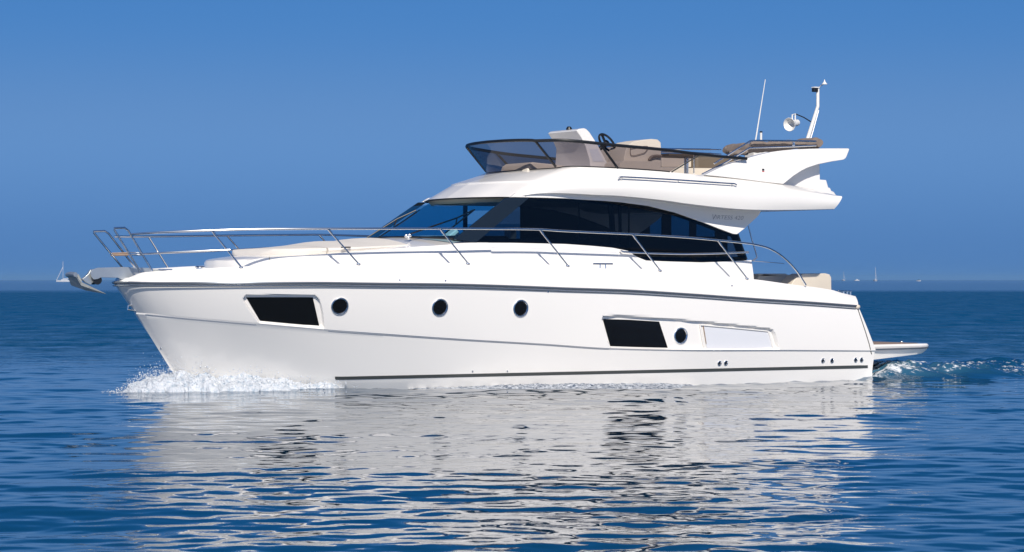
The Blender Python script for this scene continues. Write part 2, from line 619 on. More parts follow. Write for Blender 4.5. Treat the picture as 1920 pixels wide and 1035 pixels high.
# towing eye on the stem
q = Vector(Ps(246, 577, 0))
MB().tube([q + Vector((.05, 0, .05)), q + Vector((-.05, 0, .03)), q + Vector((-.06, 0, -.03)), q + Vector((.08, 0, -.05))], .013, 8).build('towing_eye', M['steel'], yacht)
# corner seam running down the stern edge
sm = []
for x, y in densify([(1609, 577), (1616, 598), (1624, 622), (1631, 645), (1635.5, 664)], 4, closed=False):
    h = hit(x - 1.5, y)
    if h: sm.append(h[0] + h[1] * .002)
MB().tube(sm, .008, 6).build('stern_seam', M['stripe'], yacht)

# ---- swim platform
pl_top = []
wpt = 0.585
u0p, u1p = 12.35, 14.60
outl = [(u0p, 1.86), (14.3, 1.80), (14.52, 1.72), (u1p, 1.5), (u1p + .03, .8), (u1p + .04, 0)]
outl = [tuple(p[:2]) for p in smooth([(a, b, 0) for a, b in outl[1:]], 5)]
outl = [(u0p, 1.86), (13, 1.85)] + outl
full = outl + [(a, -b) for a, b in reversed(outl[:-1])]


def pf_bottom(u): return 0.45 - (u1p - u) / (u1p - u0p) * 0.16


pt = [(a, b, wpt) for a, b in full]
pe = [(a + (.02 if a > 13 else 0), b * 1.012, wpt - .03) for a, b in full]
pm = [(a, b * 1.0, wpt - .10) for a, b in full]
pbm = [(a - .07 * (a - u0p) / (u1p - u0p), b * .97, pf_bottom(a) - .03) for a, b in full]
pc = [(a, 0, wpt + .0) for a, b in full]; pcb = [(a, 0, pf_bottom(a) - .05) for a, b in full]
plat = MB().grid([pc, pt, pe, pm, pbm, pcb]).build('swim_platform', M['gel'], yacht, sharp=40)
ins = [(a - .1 if a > 13 else a + .1, b * .93, wpt + .004) for a, b in full]
MB().grid([[(a, 0, c) for a, b, c in ins], ins, [(a, b, c - .02) for a, b, c in ins]]).build('teak_decking', M['teak'], plat)
MB().tube([(12.5, 1.885, wpt - .085), (13.4, 1.875, wpt - .08), (14.25, 1.835, wpt - .075), (14.5, 1.76, wpt - .07)], .016, 6).build('platform_rub_strip', M['strake'], plat)
MB().sphere((14.3, 1.3, wpt + .02), (.03, .03, .03), 6).build('deck_fitting', M['steel'], plat)
# side fins of the transom below the platform
MB().box((12.45, 1.5, .1), (.12, .6, .9)).build('transom_step', M['gel'], yacht, bevel=.02)

# ---- coachroof
bc = pchip([(1.62, 0), (1.66, .40), (1.86, .82), (2.3, 1.14), (3, 1.36), (4, 1.53), (5, 1.6), (7, 1.64), (13.5, 1.64)])
Bcab = lambda u, w: bc(u) - (.22 * (w - 2.0) if u > 1.9 else 0)
sh_f = [S(x, y, Bcab) for x, y in [(417, 485.5), (450, 484.5), (505, 483), (609, 476.5), (682, 470.5), (776, 463.2), (849, 458), (889, 455)]]
w_sh = wfun([(1.62, 0, 1.98), (1.8, 0, 2.01)] + [p for p in sh_f if p[0] > 2.05])
crown = pchip([(1.0, .0), (1.6, .02), (2.5, .05), (3.5, .10), (4.3, .14), (6, .14)])
us = [1.62 + (5.6 - 1.62) * (i / 60) ** 1.5 for i in range(61)]
cr = []
cr.append([(u, bc(u) + .03, w_deck(u) - .05) for u in us])
cr.append([(u, bc(u) - .0, w_sh(u) - .10) for u in us])
cr.append([(u, max(0, Bcab(u, w_sh(u))), w_sh(u) - .05 * max(0, 1 - (u - 1.62) / .3)) for u in us])
for f_ in (.9, .75, .5, .25, 0):
    cr.append([(u, Bcab(u, w_sh(u)) * f_, w_sh(u) + crown(u) * (1 - f_ * f_)) for u in us])
cb = MB().grid(cr); cb.grid(mirror_rows(cr))
coach = cb.build('coachroof', M['gel'], yacht, sharp=50)
# thin moulding seams on the coachroof side
MB().tube(smooth([S(x, y - .2, lambda u, w: Bcab(u, w) + .002) for x, y in [(756, 462.2), (849, 462), (957, 465), (1060, 467.5), (1160, 474)]]), .005, 5).build('side_moulding', M['panel'], yacht)


# ---- sun pad cushions on the foredeck
def pad(name, u0, u1, vo, top_px, seam_px, bot_px, roundf=True):
    wt = wfun([Ps(x, y, .25) for x, y in top_px])
    ws = wfun([Ps(x, y, vo) for x, y in seam_px]); wbm = wfun([Ps(x, y, vo) for x, y in bot_px])
    n = 40
    us_ = [u0 + (u1 - u0) * i / n for i in range(n + 1)]

    def half(u):   # rounded front and back corners in plan
        e = .55; a = u - u0
        k = 1 if (a > e or not roundf) else math.sqrt(max(0, 1 - (1 - a / e) ** 2)) * .75 + .25
        return min(vo, bc(u) - .10) * k
    rs = []
    drop = lambda u: (max(.02, (u - u0) / .12)) ** .5 if (u < u0 + .12 and roundf) else 1
    rs.append([(u, half(u) - .01, wbm(u)) for u in us_])
    rs.append([(u, half(u) + .015, wbm(u) + (ws(u) - wbm(u)) * .5 * drop(u)) for u in us_])
    rs.append([(u, half(u), wbm(u) + (ws(u) - wbm(u)) * .93 * drop(u)) for u in us_])
    rs.append([(u, half(u) - .03, wbm(u) + (ws(u) - wbm(u)) * drop(u)) for u in us_])
    for f_ in (.8, .55, .3, .1, 0):
        rs.append([(u, half(u) * f_, wbm(u) + ((ws(u) + max(0, wt(u) - ws(u)) * (1 - f_ ** 2)) - wbm(u)) * drop(u)) for u in us_])
    b = MB().grid(rs); b.grid(mirror_rows(rs))
    for e in (0, -1):
        for a, c in zip(rs, rs[1:]):
            b.add([a[e], c[e], mir(c[e]), mir(a[e])], [(0, 1, 2, 3)])
    return b.build(name, M['pad'], yacht, sharp=50)


TOPT = [(417, 478), (434, 473), (463, 467), (513, 464.5), (580, 457.5), (617, 451.5), (646, 451.5), (682, 446.5), (720, 445), (755, 444.8)]
SEAM = [(420, 474), (449, 469.5), (505, 467), (559, 465.5), (610, 464.5), (655, 463.2), (700, 461.5), (770, 457.5)]
BOTT = [(420, 483.5), (480, 483), (505, 482), (609, 475.5), (682, 469.5), (770, 463.5)]
uj = Ps(617, 460, 1.3)[0]
pad('sun_pad', Ps(417, 480, -.85)[0], uj - .015, 1.34, TOPT, SEAM, BOTT)
pad('sun_pad', uj + .015, Ps(762, 455, 1.3)[0], 1.34, TOPT, SEAM, BOTT, False)
MB().tube([Ps(640, 463.7, 1.36), Ps(657, 463.6, 1.36)], .012, 6).build('pad_buckle', M['black'], yacht)
MB().tube([Ps(505, 482, 1.36), Ps(505, 487, 1.38)], .006, 6).build('pad_strap', M['stripe'], yacht)

# ---- cabin side walls
wall_top = [(840, 458.5), (889, 455), (960, 455.3), (1060, 457.5), (1110, 461), (1148, 464.5), (1178, 470.5), (1193, 481), (1211, 488.5), (1260, 490.5), (1316, 492), (1360, 490.5), (1401, 488.5), (1409, 487.5)]
wt3 = [S(x, y, Bcab) for x, y in wall_top]
top3 = resample(wt3, 80)
endb = S(1414, 527, Bcab)
sw = []
for sgn in (1, -1):
    t_ = [(p[0], p[1], p[2]) for p in top3]
    b_ = [(p[0] + (.03 * (i / 79)), bc(p[0]) + .04, w_deck(min(p[0], 12.4)) - .05) for i, p in enumerate(top3)]
    ti = [(p[0], p[1] - .06, p[2]) for p in t_]; bi = [(p[0], p[1] - .1, p[2]) for p in b_]
    g = MB().grid([bi, b_, [tuple(np.array(a) * .5 + np.array(c) * .5 + np.array((0, .01, 0))) for a, c in zip(b_, t_)], t_, ti])
    g.add([b_[-1], t_[-1], ti[-1], bi[-1]], [(0, 1, 2, 3)])
    if sgn < 0: g.v = [mir(p) for p in g.v]
    g.build('cabin_side', M['gel'], yacht, sharp=40)

# ---- glazing
wtop = [(958, 370), (1010, 371), (1060, 372.6), (1090, 375), (1130, 377), (1165.6, 379.7), (1216, 386.5), (1266, 399), (1316, 416.6), (1374, 439), (1384, 441)]
wbot = [(854, 450.5), (889, 454), (960, 455), (1060, 457), (1110, 461), (1148, 464), (1178, 470), (1193, 480.6), (1211, 488), (1260, 490), (1316, 491.5), (1360, 490), (1400, 488)]
Bgl = lambda u, w: Bcab(u, w) - .012
g_t = smooth([S(x, y, Bgl) for x, y in wtop], 5); g_b = smooth([S(x, y, Bgl) for x, y in wbot], 5)
T = resample(g_t, 60); Bo = resample(g_b, 60)
lay = []
for j in range(9):
    lay.append([a.lerp(b, j / 8) for a, b in zip(T, Bo)])
MB().grid(lay).build('side_window', M['sideglass'], yacht)
# dark surround: upper band, lower band, aft frame, mullions behind the pane


def strip(path, wid, name, m, off=-.008, th=.02, parent=yacht):
    """flat band drawn on the cabin side along a traced line"""
    P = smooth([S(x, y, Bcab) for x, y in path], 4)
    b = MB(); o1, o2 = [], []
    for i, p in enumerate(P):
        t = (P[min(i + 1, len(P) - 1)] - P[max(i - 1, 0)]).normalized()
        n = Vector((-t.z, 0, t.x)).normalized() * wid / 2
        o1.append(p + n + Vector((0, off, 0))); o2.append(p - n + Vector((0, off, 0)))
    i1 = [p - Vector((0, th, 0)) for p in o1]; i2 = [p - Vector((0, th, 0)) for p in o2]
    b.grid([o1, o2, i2, i1, o1])
    return b.build(name, m, parent)


strip([(x, y + 1.5) for x, y in wtop[1:]], .07, 'window_surround', M['pillar'], off=-.03)
strip([(x + 2, y - 3.2) for x, y in wbot[1:]], .075, 'window_surround', M['pillar'], off=-.03)
strip([(1380, 440), (1388, 463), (1397, 488)], .16, 'window_surround', M['pillar'], off=-.03)
for a, b, wd in [((1088, 376), (1090, 459), .02), ((1148, 380), (1153, 465), .10), ((1165, 381), (1166, 468), .05), ((1182, 385), (1182, 480), .02)]:
    strip([a, ((a[0] + b[0]) / 2, (a[1] + b[1]) / 2), b], wd, 'window_mullion', M['pillar'], off=-.035)
# A-pillar (port and starboard)
Bp = lambda u, w: Bcab(u, w) + .006
pa = [S(x, y, Bp) for x, y in [(950, 370.5), (852, 448.5)]]; pb = [S(x, y, Bp) for x, y in [(992, 371), (893, 454.3)]]
for sgn in (1, -1):
    b = MB()
    q = [Vector(pa[0]), Vector(pa[1]), Vector(pb[1]), Vector(pb[0])]
    iq = [p - Vector((0, .035, 0)) for p in q]
    if sgn < 0:
        q = [Vector(mir(p)) for p in q]; iq = [Vector(mir(p)) for p in iq]
        q[2] = q[1].lerp(q[2], .35); q[3] = q[0].lerp(q[3], .35); iq[2] = iq[1].lerp(iq[2], .35); iq[3] = iq[0].lerp(iq[3], .35)
    b.add(q + iq, [(0, 1, 2, 3), (4, 7, 6, 5), (0, 4, 5, 1), (1, 5, 6, 2), (2, 6, 7, 3), (3, 7, 4, 0)])
    b.build('windscreen_pillar', M['pillar'], yacht, flat=True)
# windscreen: bowed pane between the two pillars
wsr = []
pt_, pbm_ = Vector(S(941, 378, Bp)), Vector(pa[1])
for j in range(13):
    t = j / 12
    e = pbm_.lerp(pt_, t)
    e.y -= .01
    row = []
    for k in range(33):
        f_ = -1 + 2 * k / 32
        row.append((e.x - (.24 - .06 * t) * (1 - f_ * f_), e.y * f_, e.z + .04 * (1 - f_ * f_) * (1 - t)))
    wsr.append(row)
MB().grid(wsr).build('windscreen', M['screen'], yacht)
# black gasket at the foot of the windscreen
MB().tube([(a - .012, b, c + .01) for a, b, c in wsr[0]], .02, 6).build('windscreen_gasket', M['black'], yacht)
# starboard glazing, seen through the windscreen: a tinted front pane, a clear sliding pane, the rest tinted
Bst = lambda u, w: Bgl(u, w)


def stbd(poly, name, m):
    P = []
    for x, y in poly:
        a, b = 30., 60.
        for _ in range(40):
            mm = (a + b) / 2; u, v, w = ray(x, y, mm)
            if v + Bst(u, w) <= 0: b = mm
            else: a = mm
        P.append(ray(x, y, b))
    if m in (M['inner'], M['pillar']): bb = plate(P, .03, (0, 1, 0))
    else: bb = MB().add(P, [tuple(range(len(P)))])
    return bb.build(name, m, yacht, flat=True)


stbd([(806, 380), (872, 381), (872, 452), (700, 452)], 'starboard_front_window', M['farglass'])
stbd([(872, 381), (925, 383), (925, 395), (872, 395)], 'starboard_window_head', M['farglass'])
stbd([(874, 395), (975, 396), (975, 420), (874, 420)], 'starboard_sliding_window', M['doorglass'])
stbd([(874, 420), (975, 420), (975, 452), (874, 452)], 'starboard_side_window', M['farglass'])
stbd([(868, 381), (875, 381), (875, 455), (868, 455)], 'starboard_mullion', M['pillar'])
stbd([(975, 380), (1215, 380), (1215, 470), (975, 470)], 'starboard_lining', M['inner'])
stbd([(1215, 380), (1365, 390), (1365, 492), (1215, 490)], 'starboard_rear_window', M['farglass'])
for a, b in ((1213, 1217), (1240, 1257), (1292, 1304), (1340, 1362)):
    stbd([(a, 383), (b, 384), (b, 492), (a, 491)], 'starboard_mullion', M['inner'])
# interior
MB().box((7.7, 0, 1.9), (5.2, 2.8, .06)).build('cabin_sole', M['inner'], yacht)
MB().box((5.62, 0, 2.30), (1.0, 2.66, .20)).build('dashboard', M['inner'], yacht, bevel=.04)
MB().box((9.0, 1.0, 2.18), (2.6, .5, .5)).build('saloon_bench', M['inner'], yacht, bevel=.05)
sq = Vector(Ps(957, 437, .9))
MB().box((sq.x, .9, sq.z - .03), (.14, .2, .2)).build('helm_seat', M['plastic'], yacht, bevel=.04)
sq = Vector(Ps(833, 437, .2))
MB().box((sq.x + .1, .2, sq.z - .05), (.26, .25, .12), Matrix.Rotation(R(-35), 3, 'Y')).build('instrument_pod', M['plastic'], yacht, bevel=.03)
sq = Vector(Ps(1327, 470, .9))
MB().box((sq.x, .9, sq.z - .05), (.18, .25, .55)).build('galley_curtain', M['liner'], yacht, bevel=.03)

# wipers


def wiper(base, elbow, tip, blade, v0):
    pts = [Ps(x, y, v) for (x, y), v in zip((base, elbow, tip), v0)]
    b = MB().tube(pts, .013, 6)
    q1, q2 = Ps(*blade[0], v0[1]), Ps(*blade[1], v0[2])
    b.tube([q1, q2], .013, 5)
    b.tube([pts[1], Vector(q1).lerp(Vector(q2), .35)], .012, 5)
    return b.build('windscreen_wiper', M['black'], yacht)


wiper((765, 440), (857, 408.5), (887, 394), ((835, 437), (890, 393)), (1.0, .65, .5))
wiper((688, 446), (744, 411), (780, 394.5), ((711, 445), (787, 393.5)), (-.95, -.85, -.75))
hb_ = MB()
for x, y, r_ in ((762, 442, .035), (768, 441, .035), (766, 446, .03)):
    hb_.sphere(Ps(x, y, 1.0), r_, 8)
hb_.tube([Ps(766, 442, 1.0), Ps(768, 450, 1.0)], .012, 6)
hb_.build('horn', M['steel'], yacht)

# ---- roof and flybridge shell
Bl = pchip([(5.74, 0), (5.78, .5), (5.95, 1.0), (6.15, 1.40), (7, 1.5), (8, 1.62), (9.5, 1.80), (11, 1.9), (14, 1.9)])
Bm_ = pchip([(6.15, 0), (6.21, .5), (6.40, .98), (6.66, 1.3), (7.2, 1.5), (8, 1.64), (9.5, 1.82), (11, 1.92), (14, 1.92)])
Bt = pchip([(6.88, 0), (6.93, .45), (7.08, .92), (7.32, 1.28), (8, 1.52), (9, 1.6), (12, 1.66), (14, 1.66)])
NF = 150


def curve_front(B, w0, u0, pxs, n=NF):
    """centre front point round to port, then the traced side"""
    side = [S(x, y, lambda u, w: B(u)) for x, y in pxs]
    us0 = side[0][0]
    pts = []
    ng = 22
    wf = w0 if callable(w0) else (lambda t: w0 + (side[0][2] - w0) * t * t)
    for i in range(ng):
        t = i / ng
        vv = side[0][1] * math.sin(t * math.pi / 2)
        # invert B for u
        a, b = u0, us0
        for _ in range(30):
            mm = (a + b) / 2
            if B(mm) < vv: a = mm
            else: b = mm
        pts.append((a, vv, wf(t)))
    return resample(pts + smooth(side, 4), n)


T1 = curve_front(Bl, 3.03, 5.74, [(962, 369.5), (985, 366), (1006, 363), (1040, 362), (1074, 363), (1120, 365.5), (1166, 367.5), (1241, 375), (1291, 382), (1366, 390.3), (1429, 393.5), (1500, 393.2), (1564, 391.8)])
T0 = [(p.x + .05, p.y - .06 if p.y > .06 else p.y, p.z + .004) for p in T1]
T0 = [(min(p.x + .07, 14), max(0, p.y * .955), p.z - .004) for p in T1]
Tm = curve_front(Bm_, 3.27, 6.15, [(1010, 341), (1060, 339), (1110, 339), (1159, 340), (1240, 343), (1369, 350), (1461, 357), (1546, 367), (1579, 370)])
Tn = [Vector(p) + Vector((0.0, -.012 * max(0, min(1, p[0] - 6.6)), .02)) for p in Tm]
T3 = curve_front(Bt, 3.49, 6.88, [(1055, 313.5), (1084, 312.5), (1159, 315.5), (1240, 321), (1321, 329), (1382, 334.5), (1469, 345.5), (1510, 352), (1545, 360), (1566, 367)])
T4 = [Vector((p.x + .05 if p.x < 7.4 else p.x, p.y * .95, p.z - .005)) for p in T3]
T5 = [Vector((p.x + .06 if p.x < 7.4 else p.x, p.y * .93, p.z - .1)) for p in T3]
T6 = [Vector((p.x, 0, 3.42 if p.x < 12 else min(3.42, p.z - .1))) for p in T5]
Tu = [Vector((p[0], 0, p[2])) for p in T0]


def roundrows(a, b, n, bul):
    out = []
    for k in range(1, n):
        t = k / n
        r_ = []
        for i, (p, q) in enumerate(zip(a, b)):
            p, q = Vector(p), Vector(q)
            m_ = p.lerp(q, t)
            tang = (Vector(a[min(i + 1, len(a) - 1)]) - Vector(a[max(i - 1, 0)]))
            nn = Vector((-tang.y, tang.x, 0))
            nn = nn.normalized() if nn.length > 1e-6 else Vector((-1, 0, 0))
            if i == 0: nn = Vector((-1, 0, 0))
            bb = bul * (.25 + .5 * max(0, min(1, (p.x - 6.4) / .6)))
            r_.append(m_ + nn * bb * 4 * t * (1 - t))
        out.append(r_)
    return out


shell = [Tu, T0, T1] + roundrows(T1, Tm, 6, .035) + [Tm, Tn] + roundrows(Tn, T3, 5, .03) + [T3, T4, T5, T6]
sb = MB().grid(shell); sb.grid(mirror_rows(shell))
for a, c in zip(shell, shell[1:]):
    sb.add([a[-1], c[-1], mir(c[-1]), mir(a[-1])], [(0, 1, 2, 3)])
roof = sb.build('flybridge', M['gel'], yacht, sharp=38)
# headliner / soffit just below the roof
hl = [(p[0] + .15, min(1.3, p[1] * .93), 3.008 if p[0] < 9 else p[2] - .03) for p in T1 if p[0] < 9.5]
hl2 = [(a + .06, b * .96, c - .05) for a, b, c in hl]
h = MB().grid([hl, hl2, [(a, 0, c) for a, b, c in hl2]]); h.grid(mirror_rows([hl, hl2, [(a, 0, c) for a, b, c in hl2]]))
h.build('headliner', M['liner'], yacht)
# beige visor strip between the brow and the glass
vz = [(p[0] + .045, p[1] * .965, 3.016) for p in T1 if p[1] < 1.42 and p[0] < 6.3]
vz2 = [(a + .05, b * .975, c - .075) for a, b, c in vz]
h = MB().grid([vz, vz2]); h.grid(mirror_rows([vz, vz2])); h.build('brow_visor', M['liner'], yacht)
# dark gasket below the brow
MB().tube([(p[0] + .02, p[1] * .985, p[2] - .014) for p in [Vector(mir(q)) for q in reversed(T1[:34])] + list(T1[:34])], .010, 6).build('brow_gasket', M['black'], yacht)

# side frame above the windows with the aft fin
Bfr = lambda u, w: 1.64 - .22 * (w - 2.0) + .012
ol = [(958, 369.8), (1010, 370.8), (1060, 372.2), (1090, 374.3), (1130, 376.5), (1165.6, 379.4), (1216, 386.2), (1266, 398.6), (1316, 416.2), (1350, 429.5), (1374, 438.6), (1383, 439), (1396, 429), (1419, 408), (1424, 402.5), (1430, 390), (1440, 378)]
ol += [(1380, 378), (1300, 372), (1241, 365), (1166, 358), (1074, 352), (1006, 354), (968, 362)]
P_ = [S(x, y, Bfr) for x, y in ol]
for sgn in (1, -1):
    b = plate(P_, .07)
    if sgn < 0: b.v = [mir(p) for p in b.v]
    b.build('roof_side_frame', M['gel'], yacht, sharp=30, bevel=.012)
FR = BVHTree.FromPolygons([Vector(p) for p in P_], [tuple(t) for t in tessellate_polygon([[Vector((p[0], p[2], 0)) for p in P_]])])

# lettering on the fin
tc = bpy.data.curves.new('model_lettering', 'FONT')
tc.body = 'VIRTESS 420'; tc.size = 1; tc.shear = .25; tc.offset = -.012; tc.space_character = 1.0
tc.body_format[0].use_small_caps = False
to = bpy.data.objects.new('tmp', tc); COL.objects.link(to)
bpy.context.view_layer.update()
me = bpy.data.meshes.new_from_object(to)
bpy.data.objects.remove(to)
xs = np.array([v.co.x for v in me.vertices]); ys = np.array([v.co.y for v in me.vertices])
x0, x1, y0, y1 = xs.min(), xs.max(), ys.min(), ys.max()
fv = x0 + (x1 - x0) * .105
for v in me.vertices:
    a = (v.co.x - x0) / (x1 - x0); b = (v.co.y - y0) / (y1 - y0)
    big = v.co.x < fv
    px = 1336 + 58 * a
    yb = 410.6 + 1.6 * a
    py = yb - (10.5 * b - 1.5 if big else 7.2 * b)
    q = S(px, py, lambda u, w: Bfr(u, w) + .003)
    v.co = (q[0], -q[1], q[2])
me.materials.append(M['letter'])
lo = bpy.data.objects.new('model_lettering', me); COL.objects.link(lo); lo.parent = yacht

# ---- wing arches
Bwing = lambda u, w: 1.70 - .16 * (w - 3.3)
wing = [(1322, 328.3), (1345, 317), (1362, 309.7), (1382, 302.5), (1403, 296.3), (1425, 290), (1446, 285.2), (1468, 282), (1490, 280), (1520, 278.8), (1548, 278.2), (1590, 278), (1593.3, 279.5), (1589, 291), (1586, 297), (1583, 299), (1560, 303), (1533, 308.5), (1516, 314), (1502, 321), (1488, 330), (1478, 338), (1469, 345.3), (1430, 340.8), (1382, 334.6), (1350, 331)]
for sgn in (1, -1):
    P_ = [S(x, y, Bwing) for x, y in wing]
    b = plate(P_, .16)
    if sgn < 0: b.v = [mir(p) for p in b.v]
    b.build('flybridge_wing', M['gel'], yacht, sharp=30, bevel=.02, seg=3)
# aft lockers inboard of the wing
lk = [(1462, 347), (1480, 332), (1500, 316), (1530, 300), (1537, 300), (1538, 336.8), (1549.6, 337.6), (1553.7, 351.6), (1557, 352.4), (1559.4, 358), (1564, 359.8), (1569, 367), (1570, 376), (1480, 368)]
P_ = [Ps(x, y, 1.42) for x, y in lk]
plate(P_, 2.84).build('aft_locker', M['gel'], yacht, sharp=30, bevel=.015)
# small emblem and lamp on the wing
q = Vector(S(1431, 319.5, lambda u, w: Bwing(u, w) + .004))
MB().box(q + Vector((0, 0, .012)), (.045, .01, .03)).build('navigation_lamp', M['black'], yacht, bevel=.004)
MB().box(q + Vector((0, 0, -.018)), (.045, .008, .014)).build('lamp_lens', M['red'], yacht)

# handrail on the flybridge side
Bhr = lambda u, w: Bm_(u) + .03
hr = smooth([S(x, y, Bhr) for x, y in [(1159, 334.5), (1163, 332.2), (1172, 332), (1220, 334.5), (1272, 337.6), (1330, 341.5), (1369, 344), (1377, 344.5), (1381, 347)]], 4)
MB().tube(hr, .014, 8).build('flybridge_handrail', M['steel'], yacht)
for x, y in ((1167, 332), (1272.5, 337.5), (1373, 344)):
    q = Vector(S(x, y, Bhr)); MB().tube([q, q + Vector((0, -.04, -.045))], .012, 6).build('handrail_foot', M['steel'], yacht)

# ---- flybridge wind deflector
Br = pchip([(6.50, 0), (6.55, .5), (6.71, .97), (7.02, 1.36), (7.6, 1.58), (8.6, 1.68), (14, 1.70)])
rim = curve_front(Br, 3.965, 6.50, [(1003, 264), (1052.5, 263), (1095, 266), (1159, 272.7), (1240, 280.2), (1301.5, 288), (1350, 293.5), (1400, 297.5)], 120)
base = resample([Vector((p.x, p.y, p.z)) for p in T3 if p.x < S(1259, 322, lambda u, w: Bt(u))[0]], 90)
rim_g = [p for p in rim if p.x < S(1312, 289, lambda u, w: Br(u))[0]]
rim_g = resample(rim_g, 90)
gr_ = [[a.lerp(b, j / 6) + Vector((0, 0, 0)) for a, b in zip(base, rim_g)] for j in range(7)]
g = MB().grid(gr_); g.grid(mirror_rows(gr_))
g.build('wind_deflector', M['smoke'], yacht)
full_rim = [Vector(mir(p)) for p in reversed(rim)] + list(rim)[1:]
MB().tube(full_rim, .026, 8).build('deflector_rim', M['black'], yacht)
fb = [Vector(mir(p)) for p in reversed(base)] + list(base)[1:]
MB().tube([p + Vector((0, 0, .004)) for p in fb], .012, 6).build('deflector_seal', M['black'], yacht)
for sgn in (1, -1):
    for a, b in (((1042, 312.5), (1003.7, 264.5)), ((1158, 315), (1125.5, 270)), ((1259, 322.5), (1312, 290))):
        p = Vector(S(a[0], a[1], lambda u, w: Bt(u) + .005)); q = Vector(S(b[0], b[1], lambda u, w: Br(u) + .005))
        rd = .02 if a[0] < 1200 else .012
        if sgn < 0: p, q = Vector(mir(p)), Vector(mir(q))
        MB().tube([p, q], rd, 6).build('deflector_post', M['black'], yacht)
p = S(1301, 327, lambda u, w: 1.55); q = S(1301, 289, lambda u, w: 1.6)
MB().tube([p, q], .01, 6).build('deflector_post', M['steel'], yacht)

# ---- flybridge console, wheel, seats
cons = [(1108, 320), (1106, 300), (1098, 274), (1090, 258), (1081, 245), (1086, 241.5), (1095, 240.3), (1100, 242), (1105, 247), (1111, 256), (1120, 270), (1131, 290), (1138, 304), (1142, 320)]
P_ = [Ps(x, y, .5) for x, y in cons]
P2 = [Vector(p) for p in P_]
cb = plate(P_, .92)
_n = len(P_)
for _i in range(_n):
    _p = Vector(cb.v[_n + _i]); _k = (3.95 - _p.z) / .5
    cb.v[_n + _i] = (_p.x, _p.y + .04 - .34 * max(0, min(1.2, _k)), _p.z)
co = cb.build('helm_console', M['gel'], yacht, sharp=30, bevel=.045, seg=4)
MB().add([Ps(1105, 280, .505), Ps(1120, 279, .505), Ps(1133, 303, .505), Ps(1112, 303, .505)], [(0, 1, 2, 3)]).build('console_panel', M['panel'], co, flat=True)
MB().lathe(Ps(1067, 243, .1), (0, 0, 1), [(-.02, .05), (.02, .05), (.05, .03), (.055, .0005)], 14).build('compass', M['black'], co)
wc = Vector(Ps(1138, 267.5, .25))
ax = Vector((.72, 0, .55)).normalized()
X_ = Vector((0, 1, 0)); Y_ = ax.cross(X_)
ringp = [wc + X_ * .175 * math.cos(t) + Y_ * .175 * math.sin(t) for t in [2 * math.pi * k / 28 for k in range(29)]]
swl = MB().tube(ringp, .02, 8, cap=False)
for k in (0, 1, 2):
    t = R(90 + 120 * k)
    swl.tube([wc - ax * .03, wc + X_ * .17 * math.cos(t) + Y_ * .17 * math.sin(t)], .022, 6)
swl.lathe(wc, -ax, [(-.015, .0005), (-.015, .05), (.03, .05), (.2, .03)], 12)
swl.build('steering_wheel', M['black'], yacht)


def seat(name, outline, v0, th, m=M['cream'], bev=.06):
    P_ = [Ps(x, y, v0) for x, y in outline]
    return plate(P_, th).build(name, m, yacht, sharp=30, bevel=bev, seg=4)


st = seat('pilot_seat', [(1166, 322), (1170, 300), (1173, 282), (1178, 272), (1188, 265.5), (1206, 262), (1222, 260.5), (1233, 261.5), (1239, 267), (1240, 280), (1239, 325)], .75, .5)
strp = [Ps(x, y, .77) for x, y in [(1182, 278), (1214, 274), (1211, 284), (1204, 288), (1184, 291.5)]]
MB().tube(smooth(strp + [strp[0]], 4), .006, 5, cap=False).build('seat_piping', M['taupe'], st)
arm = [Ps(x, y, .79) for x, y in [(1217, 300), (1222, 294), (1230, 292), (1240, 293)]]
MB().tube(smooth(arm, 4), .025, 6).build('armrest', M['taupe'], st)
seat('seat_cushion', [(1160, 324), (1163, 305), (1170, 301), (1210, 302), (1238, 303), (1238, 324)], 1.1, .45, M['cream'])
seat('pilot_seat', [(1128, 322), (1140, 300), (1150, 283), (1160, 276), (1172, 273), (1178, 280), (1176, 322)], -.1, .5)
# L-shaped sofa and table behind
seat('sofa_backrest', [(1241, 313), (1241, 295), (1250, 293.5), (1300, 296), (1345, 299), (1345, 313)], -1.05, .18)
seat('sofa_seat', [(1236, 330), (1236, 314.5), (1345, 315), (1345, 330)], -.75, .4)
MB().box(Vector(Ps(1272, 292.5, .1)), (.9, .7, .035), None).build('flybridge_table', M['brown'], yacht, bevel=.01)
MB().tube([Ps(1287, 293, .1), Ps(1287, 330, .1)], .04, 10).build('table_leg', M['steel'], yacht)
seat('aft_sofa', [(1305, 330), (1305, 292), (1370, 292), (1380, 300), (1380, 330)], -.9, .3, M['brown'])
# forward lounge seen through the deflector
seat('forward_lounge', [(988, 322), (992, 309), (999, 304), (1010, 305), (1040, 308), (1062, 311), (1062, 322)], .6, .85, M['cream'], .03)

# ---- folded bimini top: steel bows, rolled canvas
for sgn, sh in ((1, 0), (-1, 0)):
    def pp(x, y):
        q = Vector(S(x, y, lambda u, w: 1.50)); q.y *= sgn
        return q
    MB().tube([pp(1316, 327), pp(1362, 304), pp(1405, 277.5), pp(1470, 275.5), pp(1530, 273)], .015, 8).build('bimini_bow', M['steel'], yacht)
    MB().tube([pp(1339, 307), pp(1380, 281), pp(1407, 264.2), pp(1415, 263.6), pp(1470, 264), pp(1530, 265)], .015, 8).build('bimini_bow', M['steel'], yacht)
MB().tube([Ps(1240, 280.5, -1.2), Ps(1300, 279.5, -1.2), Ps(1352, 280.5, -1.2)], .011, 6).build('bimini_bow', M['steel'], yacht)
MB().tube([Ps(1240, 285, -1.2), Ps(1300, 285.5, -1.2), Ps(1352, 289, -1.2)], .011, 6).build('bimini_bow', M['steel'], yacht)
random.seed(4)


